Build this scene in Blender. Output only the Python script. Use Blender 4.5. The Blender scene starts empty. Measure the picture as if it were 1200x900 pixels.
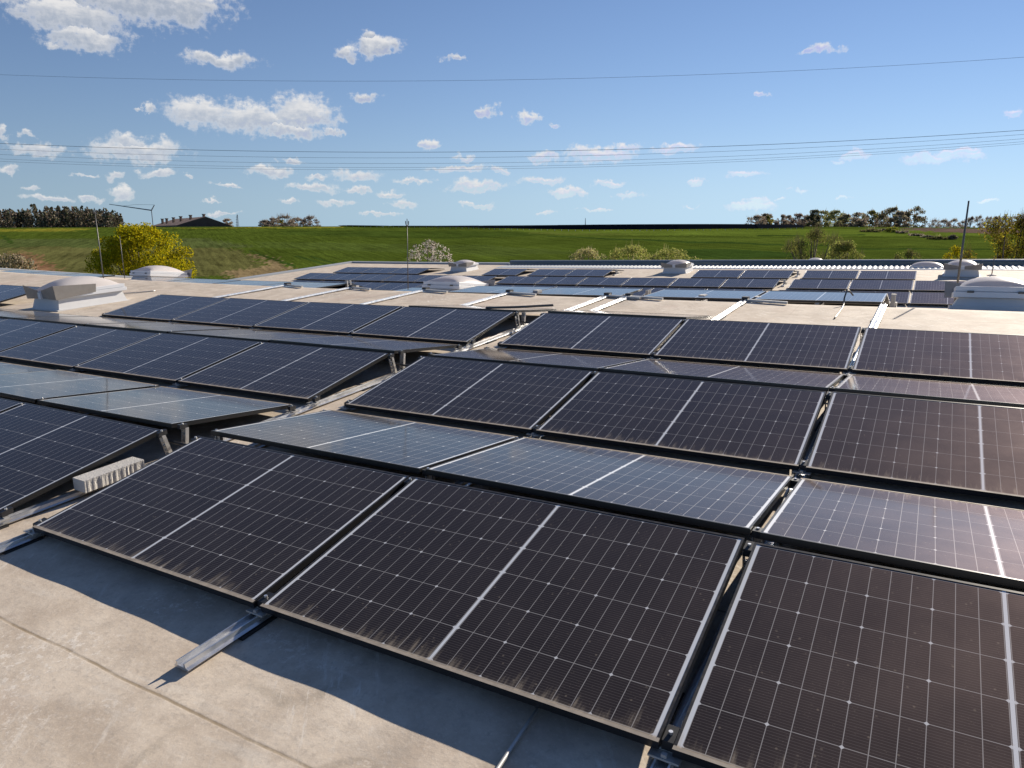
import bpy, math, random
from mathutils import Vector, Matrix, Quaternion

R = math.radians
random.seed(11)
scene = bpy.context.scene
COL = scene.collection

# ------------------------------------------------------------------ camera
F_PX, PITCH, YAW = 847.77, 0.22537, -0.52490
CAM = Vector((4.1737, -1.9045, 1.7524))
cd = bpy.data.cameras.new("camera")
cam = bpy.data.objects.new("camera", cd)
COL.objects.link(cam)
cd.sensor_width = 36.0
cd.lens = F_PX / 1200 * 36
cd.clip_start = 0.05
cd.clip_end = 20000
cam.location = CAM
cam.rotation_euler = (math.pi / 2 - PITCH, 0, -YAW)
scene.camera = cam

# ------------------------------------------------------------------ light and exposure
SUN_EL, SUN_AZ = R(23.5), R(12.0)          # azimuth measured from +Y towards +X
SUN_STRENGTH, SKY_STRENGTH = 5.0, 0.0505
EXPOSURE = 0.75
scene.view_settings.view_transform = 'Standard'
scene.view_settings.look = 'None'
scene.view_settings.gamma = 1
scene.view_settings.use_curve_mapping = False
scene.view_settings.exposure = EXPOSURE
sd = bpy.data.lights.new("sun", 'SUN')
sd.energy = SUN_STRENGTH
sd.angle = R(0.5)
sd.color = (1.0, 0.90, 0.76)
sun = bpy.data.objects.new("sun", sd)
COL.objects.link(sun)
S = Vector((math.sin(SUN_AZ) * math.cos(SUN_EL), math.cos(SUN_AZ) * math.cos(SUN_EL), math.sin(SUN_EL)))
sun.rotation_mode = 'QUATERNION'
sun.rotation_quaternion = S.to_track_quat('Z', 'Y')


def pix_ray(x, y):
    X, Y = (x - 600) / F_PX, (450 - y) / F_PX
    cp, sp, c, s = math.cos(PITCH), math.sin(PITCH), math.cos(YAW), math.sin(YAW)
    fw, up = cp + Y * sp, -sp + Y * cp
    return Vector((fw * s + X * c, fw * c - X * s, up))


def proj(P):
    q = Vector(P) - CAM
    c, s, cp, sp = math.cos(YAW), math.sin(YAW), math.cos(PITCH), math.sin(PITCH)
    fw, rt = q.x * s + q.y * c, q.x * c - q.y * s
    f2, u2 = fw * cp - q.z * sp, fw * sp + q.z * cp
    return (600 + F_PX * rt / f2, 450 - F_PX * u2 / f2, f2)


class NT:
    """small helper to write node trees"""
    def __init__(self, tree):
        self.t = tree
        tree.nodes.clear()

    def n(self, typ, ins=None, **props):
        nd = self.t.nodes.new(typ)
        for k, v in props.items():
            setattr(nd, k, v)
        for k, v in (ins or {}).items():
            sock = nd.inputs[k]
            if isinstance(v, bpy.types.NodeSocket):
                self.t.links.new(v, sock)
            else:
                sock.default_value = v
        return nd

    def m(self, op, a, b=None, c=None, clamp=False):
        ins = {0: a}
        if b is not None:
            ins[1] = b
        if c is not None:
            ins[2] = c
        return self.n('ShaderNodeMath', ins, operation=op, use_clamp=clamp).outputs[0]

    def vm(self, op, a, b=None, c=None, out=0):
        ins = {0: a}
        if b is not None:
            ins[1] = b
        if c is not None:
            ins[2] = c
        return self.n('ShaderNodeVectorMath', ins, operation=op).outputs[out]

    def mix(self, f, a, b):
        nd = self.n('ShaderNodeMix', data_type='RGBA')
        for i, v in ((0, f), (6, a), (7, b)):
            if isinstance(v, bpy.types.NodeSocket):
                self.t.links.new(v, nd.inputs[i])
            else:
                nd.inputs[i].default_value = v if i == 0 or len(v) == 4 else (*v, 1)
        return nd.outputs[2]

    def ramp(self, v, lo, hi, a=0.0, b=1.0, smooth=True):
        return self.n('ShaderNodeMapRange', {0: v, 1: lo, 2: hi, 3: a, 4: b},
                      interpolation_type='SMOOTHSTEP' if smooth else 'LINEAR').outputs[0]

    def noise(self, vec, scale, detail=4, rough=0.55, dim='3D'):
        return self.n('ShaderNodeTexNoise', {'Vector': vec, 'Scale': scale, 'Detail': detail, 'Roughness': rough},
                      noise_dimensions=dim).outputs['Fac']


# ------------------------------------------------------------------ sky
world = bpy.data.worlds.new("World")
scene.world = world
world.use_nodes = True
w = NT(world.node_tree)
tc = w.n('ShaderNodeTexCoord')
dirv = tc.outputs['Generated']
sx = w.n('ShaderNodeSeparateXYZ', {0: dirv})
zc = w.m('SQRT', w.m('ADD', w.m('POWER', w.m('MAXIMUM', sx.outputs[2], 0.0), 2.0), 0.0064))
dclamp = w.n('ShaderNodeCombineXYZ', {0: sx.outputs[0], 1: sx.outputs[1], 2: zc}).outputs[0]
sky = w.n('ShaderNodeTexSky', {'Vector': dclamp}, sky_type='NISHITA', sun_disc=False, sun_elevation=SUN_EL,
          sun_rotation=SUN_AZ, air_density=1.0, dust_density=0.0, ozone_density=1.6, altitude=300)
# clouds live in direction space: azimuth from +Y and elevation, in radians
az = w.m('ARCTAN2', sx.outputs[0], sx.outputs[1])
el = w.m('ARCSINE', sx.outputs[2])
p2 = w.n('ShaderNodeCombineXYZ', {0: az, 1: el, 2: 0.0}).outputs[0]
wn1 = w.n('ShaderNodeTexNoise', {'Vector': p2, 'Scale': 34.0, 'Detail': 5.0, 'Roughness': 0.6}, noise_dimensions='2D')
wo = w.vm('MULTIPLY', w.vm('SUBTRACT', wn1.outputs['Color'], (0.5, 0.5, 0.5)), (0.045, 0.024, 0.0))
pw = w.vm('ADD', p2, wo)
CLOUDS = [  # px, py, half width, half height in the 1200 x 900 frame
    (160, -4, 105, 34), (80, 18, 66, 24), (105, 46, 50, 15), (215, 6, 46, 24), (66, 52, 11, 7), (-20, -30, 60, 30),
    (262, 70, 44, 10), (442, 55, 34, 12), (428, 43, 13, 9), (404, 64, 15, 7), (530, 67, 18, 4), (427, 114, 19, 6),
    (232, 132, 38, 19), (292, 138, 60, 19), (352, 134, 50, 23), (340, 151, 42, 9), (385, 155, 16, 4), (570, 129, 13, 8),
    (617, 137, 17, 7), (650, 146, 9, 3), (961, 59, 27, 6), (894, 108, 8, 5), (1187, 132, 18, 6), (160, 176, 54, 15),
    (150, 167, 28, 10), (42, 176, 34, 9), (35, 159, 11, 5), (1, 155, 7, 10), (180, 127, 9, 5), (165, 128, 8, 3),
    (10, 198, 15, 5), (502, 170, 13, 8), (133, 208, 17, 6), (186, 202, 21, 6), (95, 204, 14, 2.5), (146, 228, 17, 9),
    (37, 220, 14, 4), (56, 232, 32, 5), (106, 234, 20, 4), (316, 201, 36, 7), (345, 190, 18, 5), (222, 206, 12, 4),
    (262, 216, 22, 3), (416, 205, 32, 8), (366, 219, 36, 6), (372, 208, 16, 4), (420, 223, 20, 5), (456, 227, 22, 5),
    (471, 238, 17, 7), (394, 237, 28, 5), (340, 236, 13, 3), (250, 236, 14, 3), (536, 198, 42, 6), (556, 218, 38, 8),
    (486, 212, 28, 4), (545, 185, 16, 4), (588, 199, 16, 4), (560, 241, 26, 4), (638, 185, 30, 7), (704, 181, 42, 11),
    (732, 173, 24, 6), (790, 175, 30, 6), (634, 211, 32, 6), (663, 226, 30, 6), (716, 214, 22, 4), (737, 230, 21, 5),
    (640, 251, 14, 3), (820, 213, 20, 4), (880, 241, 40, 6), (884, 235, 18, 6), (872, 204, 26, 5), (935, 223, 13, 3),
    (1002, 182, 24, 6), (986, 189, 10, 4), (1090, 184, 46, 7), (1118, 178, 30, 6), (1135, 183, 26, 4), (810, 242, 11, 2.5),
    (993, 231, 12, 2), (915, 232, 9, 2), (258, 249, 22, 3), (445, 252, 30, 3), (700, 246, 24, 2.5), (1160, 236, 12, 2),
    (1330, 90, 60, 15), (1400, 190, 70, 10), (-120, 90, 80, 22), (-200, 190, 70, 12)]
best = 9.0
lx = (0.0, 0.0, 0.0)
for (cx_, cy_, hw, hh) in CLOUDS:
    D = pix_ray(cx_, cy_).normalized()
    a0, e0 = math.atan2(D.x, D.y), math.asin(D.z)
    k = pix_ray(cx_, cy_).length
    sxx, syy = F_PX / hw * k * math.cos(e0) * 0.95, F_PX / hh * k * 0.95
    lp = w.vm('MULTIPLY_ADD', pw, (sxx, syy, 1.0), (-a0 * sxx, -e0 * syy, 0.0))
    d = w.vm('LENGTH', lp, out=1)
    if hh < 10:
        d = w.m('ADD', d, 0.17 if hh <= 5 else (0.10 if hh <= 7 else 0.03))
    less = w.m('LESS_THAN', d, best)
    mx = w.n('ShaderNodeMix', {0: less}, data_type='VECTOR')
    for idx, v in ((4, lx), (5, lp)):
        if isinstance(v, tuple):
            mx.inputs[idx].default_value = v
        else:
            w.t.links.new(v, mx.inputs[idx])
    lx = mx.outputs[1]
    best = w.m('MINIMUM', d, best)
fine = w.noise(p2, 120.0, 5, 0.62, '2D')
wisp = w.noise(w.vm('MULTIPLY', p2, (30.0, 95.0, 1.0)), 1.0, 5, 0.6, '2D')
dens = w.m('SUBTRACT', w.m('ADD', 1.0, w.m('ADD', w.m('MULTIPLY', w.m('SUBTRACT', fine, 0.5), 0.95), w.m('MULTIPLY', w.m('SUBTRACT', wisp, 0.5), 0.7))), best)
alpha = w.m('POWER', w.ramp(dens, -0.10, 0.60), 1.2)
ly = w.n('ShaderNodeSeparateXYZ', {0: lx}).outputs[1]
# upper rims face the sun, the thick lower middle is grey
core = w.m('MULTIPLY', w.ramp(dens, 0.12, 0.60), w.ramp(w.m('ADD', ly, w.m('MULTIPLY', w.m('SUBTRACT', wisp, 0.5), 1.3)), 0.70, -0.25))
core = w.m('MULTIPLY', core, w.ramp(w.m('ADD', fine, w.m('MULTIPLY', wisp, 0.3)), 0.35, 0.85, 0.65, 1.0))
elev_white = w.ramp(el, 0.0, 0.28, 0.0, 1.0, False)
grey = w.mix(elev_white, (6.0, 6.7, 7.8), (4.3, 4.9, 6.0))
ccol = w.mix(core, (9.9, 9.75, 9.6), grey)
skyt = w.vm('MULTIPLY', sky.outputs[0], (0.89, 0.935, 1.125))
skycol = w.mix(w.m('MULTIPLY', alpha, 0.93), skyt, w.vm('MAXIMUM', ccol, w.vm('MULTIPLY', skyt, (1.30, 1.14, 1.02))))
bg = w.n('ShaderNodeBackground', {'Color': skycol, 'Strength': SKY_STRENGTH})
w.n('ShaderNodeOutputWorld', {'Surface': bg.outputs[0]})


# ------------------------------------------------------------------ materials
def mat(name):
    m = bpy.data.materials.new(name)
    m.use_nodes = True
    return m, NT(m.node_tree)


def finish(n, shader, disp=None):
    o = n.n('ShaderNodeOutputMaterial', {'Surface': shader})
    return o


def simple(name, col, rough=0.6, metal=0.0, var=0.12, scale=6.0, bump=0.0, bscale=40.0, spec=0.5):
    m, n = mat(name)
    co = n.n('ShaderNodeTexCoord').outputs['Object']
    f = n.noise(co, scale, 5, 0.6)
    c = n.mix(f, tuple(x * (1 - var) for x in col), tuple(min(1, x * (1 + var)) for x in col))
    ins = {'Base Color': c, 'Roughness': n.ramp(n.noise(co, scale * 2.3, 3), 0.3, 0.7, rough * 0.85, min(1, rough * 1.15)),
           'Metallic': metal, 'Specular IOR Level': spec}
    if bump:
        ins['Normal'] = n.n('ShaderNodeBump', {'Height': n.noise(co, bscale, 4), 'Strength': bump, 'Distance': 0.01}).outputs[0]
    b = n.n('ShaderNodeBsdfPrincipled', ins)
    finish(n, b.outputs[0])
    return m


M = {}
M['alu'] = simple('mill_aluminium', (0.72, 0.72, 0.72), 0.36, 0.9, 0.08, 9)
M['alu_dull'] = simple('dull_aluminium', (0.50, 0.49, 0.47), 0.5, 0.7, 0.15, 12)
M['black'] = simple('black_plastic', (0.02, 0.02, 0.022), 0.5)
M['curb'] = simple('painted_curb', (0.62, 0.62, 0.62), 0.55, 0, 0.10, 4)
M['flange'] = simple('white_flange', (0.74, 0.75, 0.77), 0.38, 0, 0.06, 5)
M['sheet'] = simple('grey_sheet_metal', (0.30, 0.285, 0.27), 0.5, 0.45, 0.22, 5)
M['concrete'] = simple('cast_concrete', (0.50, 0.48, 0.45), 0.9, 0, 0.15, 22, 0.5, 90)
M['rodsteel'] = simple('weathered_rod', (0.13, 0.125, 0.12), 0.5, 0.6, 0.1, 9)
M['wire'] = simple('conductor_wire', (0.10, 0.12, 0.15), 0.6, 0.2, 0.05, 1)
M['corr'] = simple('corrugated_zinc', (0.30, 0.325, 0.355), 0.6, 0.05, 0.12, 2)
M['cap'] = simple('greygreen_fascia', (0.13, 0.16, 0.165), 0.45, 0.2, 0.12, 1.5)
M['wall'] = simple('cladding_wall', (0.55, 0.54, 0.52), 0.7, 0, 0.06, 1)
M['bark'] = simple('bark', (0.07, 0.055, 0.04), 0.95, 0, 0.3, 3)
M['barn_roof'] = simple('barn_roof', (0.24, 0.14, 0.10), 0.85, 0, 0.2, 0.3)
M['barn_wall'] = simple('barn_boards', (0.085, 0.06, 0.052), 0.9, 0, 0.2, 0.3)
M['steel'] = simple('crane_steel', (0.19, 0.21, 0.24), 0.6, 0.2, 0.1, 1)
M['tabledark'] = simple('table_back', (0.012, 0.015, 0.02), 0.9, 0, 0.2, 0.4, spec=0.0)
M['tablepost'] = simple('table_posts', (0.45, 0.46, 0.47), 0.5, 0.4, 0.1, 1)

# translucent dome
m, n = mat('opal_acrylic')
d1 = n.n('ShaderNodeBsdfPrincipled', {'Base Color': (0.86, 0.82, 0.79, 1), 'Roughness': 0.3})
t1 = n.n('ShaderNodeBsdfTranslucent', {'Color': (0.80, 0.72, 0.68, 1)})
finish(n, n.n('ShaderNodeMixShader', {0: 0.45, 1: d1.outputs[0], 2: t1.outputs[0]}).outputs[0])
M['dome'] = m

# roofing felt
m, n = mat('roofing_felt')
co = n.n('ShaderNodeTexCoord').outputs['Object']
sp = n.n('ShaderNodeSeparateXYZ', {0: co})
big = n.noise(co, 0.55, 4, 0.6)
med = n.noise(co, 3.2, 5, 0.65)
finz = n.noise(co, 38, 4, 0.7)
grit = n.noise(co, 260, 2, 0.6)
strk = n.noise(n.vm('MULTIPLY', co, (1.6, 9.0, 3.0)), 1.3, 5, 0.65)
c = n.mix(n.ramp(med, 0.3, 0.72), (0.475, 0.392, 0.308), (0.655, 0.565, 0.46))
c = n.mix(n.ramp(strk, 0.52, 0.72, 0, 0.45), c, (0.64, 0.585, 0.51))
c = n.mix(n.ramp(big, 0.53, 0.70, 0, 0.38), c, (0.36, 0.305, 0.25))
mot = n.noise(co, 11.0, 5, 0.7)
c = n.mix(n.ramp(mot, 0.50, 0.68, 0, 0.34), c, (0.38, 0.32, 0.26))
crumb = n.m('MULTIPLY', n.ramp(n.noise(co, 27.0, 5, 0.75), 0.53, 0.62), n.ramp(n.noise(co, 1.35, 3, 0.5), 0.50, 0.62))
c = n.mix(n.m('MULTIPLY', crumb, 0.7), c, (0.76, 0.70, 0.62))
ringd = n.noise(co, 0.8, 2, 0.4)
pud = n.m('MULTIPLY', n.ramp(n.m('ABSOLUTE', n.m('SUBTRACT', ringd, 0.56)), 0.004, 0.016, 1, 0), n.ramp(n.noise(co, 5.0, 3), 0.4, 0.6))
c = n.mix(n.m('MULTIPLY', pud, 0.35), c, (0.28, 0.235, 0.18))
c = n.mix(n.ramp(finz, 0.50, 0.75, 0, 0.5), c, (0.35, 0.30, 0.25))
c = n.mix(n.ramp(n.noise(co, 75, 3, 0.7), 0.52, 0.72, 0, 0.35), c, (0.70, 0.64, 0.56))
c = n.mix(n.ramp(grit, 0.5, 0.85, 0, 0.22), c, (0.25, 0.21, 0.18))
scf = n.noise(n.vm('MULTIPLY', n.n('ShaderNodeMapping', {'Vector': co, 'Rotation': (0, 0, 0.9)}).outputs[0], (2.2, 14.0, 3.0)), 1.6, 6, 0.72)
scm = n.noise(co, 1.1, 3, 0.5)
c = n.mix(n.m('MULTIPLY', n.ramp(scf, 0.54, 0.70), n.ramp(scm, 0.42, 0.58, 0, 0.85)), c, (0.72, 0.67, 0.60))
c = n.mix(n.ramp(n.noise(co, 0.9, 3, 0.5), 0.52, 0.68, 0, 0.35), c, (0.52, 0.40, 0.33))
c = n.mix(n.ramp(n.noise(co, 1.7, 6, 0.6), 0.57, 0.70, 0, 0.34), c, (0.27, 0.24, 0.21))
# lap seams every 1.44 m along the sheets, cross joints between them
wob = n.m('MULTIPLY', n.m('SUBTRACT', n.noise(co, 2.0, 3), 0.5), 0.03)
yy = n.m('ADD', n.m('ADD', sp.outputs[1], 0.51), wob)
row = n.m('FLOOR', n.m('DIVIDE', yy, 1.44))
fy = n.m('ABSOLUTE', n.m('SUBTRACT', yy, n.m('MULTIPLY', n.m('ROUND', n.m('DIVIDE', yy, 1.44)), 1.44)))
xx = n.m('ADD', n.m('ADD', sp.outputs[0], n.m('MULTIPLY', row, 3.37)), wob)
fx = n.m('ABSOLUTE', n.m('SUBTRACT', xx, n.m('MULTIPLY', n.m('ROUND', n.m('DIVIDE', xx, 7.6)), 7.6)))
fx = n.m('ADD', fx, 0.004)
seam = n.m('MAXIMUM', n.ramp(fy, 0.003, 0.009, 1, 0), n.m('MULTIPLY', n.ramp(fx, 0.005, 0.010, 1, 0), 0.6))
seamw = n.m('MULTIPLY', seam, n.ramp(n.noise(co, 7, 3), 0.3, 0.6, 0.5, 1.0))
c = n.mix(n.m('MULTIPLY', seamw, 0.75), c, (0.24, 0.175, 0.10))
lap = n.ramp(n.m('MINIMUM', fy, fx), 0.03, 0.12, 1.0, 0.0)
hgt = n.m('ADD', n.m('ADD', n.m('MULTIPLY', med, 0.8), n.m('MULTIPLY', finz, 0.22)), n.m('MULTIPLY', grit, 0.05))
hgt = n.m('ADD', hgt, n.m('MULTIPLY', n.ramp(yy, 0, 1), 0.0))
hgt = n.m('ADD', hgt, n.m('MULTIPLY', n.ramp(fy, 0.0, 0.012), 0.10))
b1 = n.n('ShaderNodeBump', {'Height': hgt, 'Strength': 0.45, 'Distance': 0.012})
pb = n.n('ShaderNodeBsdfPrincipled', {'Base Color': c, 'Roughness': 0.82, 'Specular IOR Level': 0.35, 'Normal': b1.outputs[0]})
finish(n, pb.outputs[0])
M['roof'] = m

# photovoltaic laminate and frame, uv in metres (u along the module, v up from its low edge)
PW, PH = 1.762, 1.134
m, n = mat('pv_laminate')
uv = n.n('ShaderNodeUVMap').outputs[0]
s2 = n.n('ShaderNodeSeparateXYZ', {0: uv})
u, v = s2.outputs[0], s2.outputs[1]
oi = n.n('ShaderNodeObjectInfo').outputs['Random']
ph = n.vm('ADD', uv, n.n('ShaderNodeCombineXYZ', {0: n.m('MULTIPLY', oi, 37.0), 1: n.m('MULTIPLY', oi, 91.0), 2: 0.0}).outputs[0])
uc = n.m('ABSOLUTE', n.m('SUBTRACT', u, PW / 2))          # 0 at the middle ribbon
cs = (PW / 2 - 0.0150 - 0.009) / 12
su = n.m('DIVIDE', n.m('SUBTRACT', uc, 0.009), cs)
rs = (PH - 0.036) / 6
sv = n.m('DIVIDE', n.m('SUBTRACT', v, 0.018), rs)


def near_int(val, size):
    return n.m('MULTIPLY', n.m('ABSOLUTE', n.m('SUBTRACT', val, n.m('ROUND', val))), size)


du, dv = near_int(su, cs), near_int(sv, rs)
d3 = near_int(n.m('DIVIDE', su, 3.0), cs * 3)
lu = n.ramp(du, 0.0008, 0.0017, 1, 0)
lv = n.ramp(dv, 0.0009, 0.0019, 1, 0)
dot = n.ramp(n.m('ADD', d3, dv), 0.0065, 0.0095, 1, 0)
ribbon = n.ramp(uc, 0.0055, 0.0070, 1, 0)
edge = n.ramp(uc, PW / 2 - 0.0150, PW / 2 - 0.0140, 0, 1)
edgev = n.m('MAXIMUM', n.ramp(v, 0.0165, 0.0175, 1, 0), n.ramp(v, PH - 0.0175, PH - 0.0165, 0, 1))
bus = n.ramp(near_int(n.m('MULTIPLY', sv, 16.0), rs / 16), 0.0004, 0.0011, 1, 0)
fing = n.ramp(near_int(n.m('MULTIPLY', su, 1.0), cs), 0.0, 1.0)
cellc = n.mix(n.m('FRACT', n.m('ADD', oi, 0.13)), (0.0085, 0.0070, 0.0082), (0.0170, 0.0128, 0.0120))
cc = n.mix(n.m('MULTIPLY', bus, 0.75), cellc, (0.105, 0.095, 0.09))
cc = n.mix(n.m('MULTIPLY', n.m('MAXIMUM', lu, lv), 0.9), cc, (0.36, 0.345, 0.33))
cc = n.mix(dot, cc, (0.62, 0.62, 0.62))
cc = n.mix(n.m('MULTIPLY', edgev, 0.9), cc, (0.05, 0.05, 0.055))
cc = n.mix(n.m('MAXIMUM', ribbon, edge), cc, (0.70, 0.72, 0.74))
# dust: a thin film with rain streaks, thick along the low edge, plus specks
st = n.noise(n.vm('MULTIPLY', ph, (26.0, 2.2, 1.0)), 1.0, 4, 0.6, '2D')
film = n.noise(ph, 2.6, 5, 0.65, '2D')
fing2 = n.noise(n.vm('MULTIPLY', ph, (60.0, 14.0, 1.0)), 1.0, 3, 0.6, '2D')
low = n.ramp(n.m('SUBTRACT', v, n.m('MULTIPLY', n.ramp(st, 0.40, 0.80), 0.11)), -0.05, 0.05, 1, 0)
low2 = n.ramp(v, 0.010, 0.024, 1, 0)
spk = n.n('ShaderNodeTexVoronoi', {'Vector': ph, 'Scale': 15.0, 'Randomness': 1.0}, feature='F1', voronoi_dimensions='2D')
spm = n.m('MULTIPLY', n.ramp(spk.outputs['Distance'], 0.03, 0.085, 1, 0), n.ramp(n.noise(ph, 9.0, 2, 0.5, '2D'), 0.5, 0.66))
spk2 = n.n('ShaderNodeTexVoronoi', {'Vector': ph, 'Scale': 60.0, 'Randomness': 1.0}, feature='F1', voronoi_dimensions='2D')
spm2 = n.m('MULTIPLY', n.ramp(spk2.outputs['Distance'], 0.05, 0.16, 1, 0), n.ramp(n.noise(ph, 23.0, 2, 0.5, '2D'), 0.52, 0.66))
thin = n.m('MULTIPLY', n.ramp(film, 0.25, 0.8, 0.35, 1.3, False), n.ramp(st, 0.2, 0.8, 0.8, 1.25, False))
dust = n.m('MULTIPLY', thin, n.m('ADD', 0.010, n.m('MULTIPLY', n.m('FRACT', n.m('MULTIPLY', oi, 7.3)), 0.012)))
dust = n.m('ADD', dust, n.m('MULTIPLY', low, n.ramp(fing2, 0.25, 0.8, 0.05, 0.42)))
dust = n.m('ADD', dust, n.m('MULTIPLY', low2, 0.75))
dust = n.m('ADD', dust, n.m('MULTIPLY', spm, 0.20))
dust = n.m('ADD', dust, n.m('MULTIPLY', spm2, 0.10), clamp=True)
cc = n.mix(dust, cc, (0.52, 0.43, 0.32))
rough = n.ramp(film, 0.2, 0.8, 0.06, 0.10)
pv = n.n('ShaderNodeBsdfPrincipled', {'Base Color': cc, 'Roughness': rough, 'IOR': 1.33, 'Specular IOR Level': n.m('SUBTRACT', 0.5, n.m('MULTIPLY', dust, 0.4))})
# the fine dust film scatters light forward: a broad, weak, brownish lobe
fwd = n.n('ShaderNodeBsdfGlossy', {'Color': n.mix(n.ramp(film, 0.25, 0.75), (0.021, 0.0160, 0.0155), (0.028, 0.0212, 0.0205)), 'Roughness': 0.52})
finish(n, n.n('ShaderNodeAddShader', {0: pv.outputs[0], 1: fwd.outputs[0]}).outputs[0])
M['pv'] = m

m, n = mat('black_anodised_frame')
uv = n.n('ShaderNodeUVMap').outputs[0]
s2 = n.n('ShaderNodeSeparateXYZ', {0: uv})
co = n.n('ShaderNodeTexCoord').outputs['Object']
nz = n.n('ShaderNodeSeparateXYZ', {0: n.n('ShaderNodeTexCoord').outputs['Normal']}).outputs[2]
up = n.ramp(nz, 0.4, 0.8)
dl = n.m('MULTIPLY', n.ramp(s2.outputs[1], 0.012, 0.016, 1, 0), up)
dl = n.m('MULTIPLY', dl, n.ramp(n.noise(co, 12, 3), 0.2, 0.7, 0.55, 0.95))
base = n.mix(n.m('MAXIMUM', dl, n.m('MULTIPLY', up, n.ramp(n.noise(co, 30, 3), 0.3, 0.8, 0.02, 0.14))), (0.013, 0.013, 0.014), (0.50, 0.42, 0.33))
pb = n.n('ShaderNodeBsdfPrincipled', {'Base Color': base, 'Roughness': n.m('ADD', 0.34, n.m('MULTIPLY', dl, 0.5)), 'Metallic': 0.0})
finish(n, pb.outputs[0])
M['frame'] = m
M['backsheet'] = simple('panel_underside', (0.03, 0.03, 0.032), 0.5)


def leaf_mat(name, trans=0.45, rough=0.7):
    m, n = mat(name)
    a = n.n('ShaderNodeAttribute', attribute_name='Col').outputs['Color']
    d_ = n.n('ShaderNodeBsdfDiffuse', {'Color': a})
    t_ = n.n('ShaderNodeBsdfTranslucent', {'Color': a})
    finish(n, n.n('ShaderNodeMixShader', {0: trans, 1: d_.outputs[0], 2: t_.outputs[0]}).outputs[0])
    return m


M['leaf'] = leaf_mat('leaves')
M['needle'] = leaf_mat('needles', 0.15)

# field and ground: colour of the crop comes from the ground mesh's own attribute, broken up by noise
m, n = mat('field_ground')
co = n.n('ShaderNodeTexCoord').outputs['Object']
a = n.n('ShaderNodeAttribute', attribute_name='Col').outputs['Color']
n1 = n.noise(co, 0.05, 5, 0.6)
n2 = n.noise(n.vm('MULTIPLY', co, (0.5, 2.2, 1.0)), 0.35, 5, 0.65)
n3 = n.noise(co, 1.6, 5, 0.7)
f = n.m('ADD', n.m('MULTIPLY', n1, 0.5), n.m('ADD', n.m('MULTIPLY', n2, 0.45), n.m('MULTIPLY', n3, 0.55)))
n4 = n.noise(n.vm('MULTIPLY', n.n('ShaderNodeMapping', {'Vector': co, 'Rotation': (0, 0, 0.62)}).outputs[0], (0.06, 1.1, 1.0)), 1.0, 4, 0.6)
f = n.m('ADD', f, n.m('MULTIPLY', n.m('SUBTRACT', n4, 0.5), 0.8))
k = n.ramp(f, 0.45, 1.05, 0.35, 1.7, False)
c = n.vm('SCALE', a)
n.t.links.new(k, c.node.inputs[3])
bp = n.n('ShaderNodeBump', {'Height': n3, 'Strength': 0.8, 'Distance': 0.35})
pb = n.n('ShaderNodeBsdfPrincipled', {'Base Color': c, 'Roughness': 0.95, 'Specular IOR Level': 0.0, 'Normal': bp.outputs[0]})
finish(n, pb.outputs[0])
M['field'] = m


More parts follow.
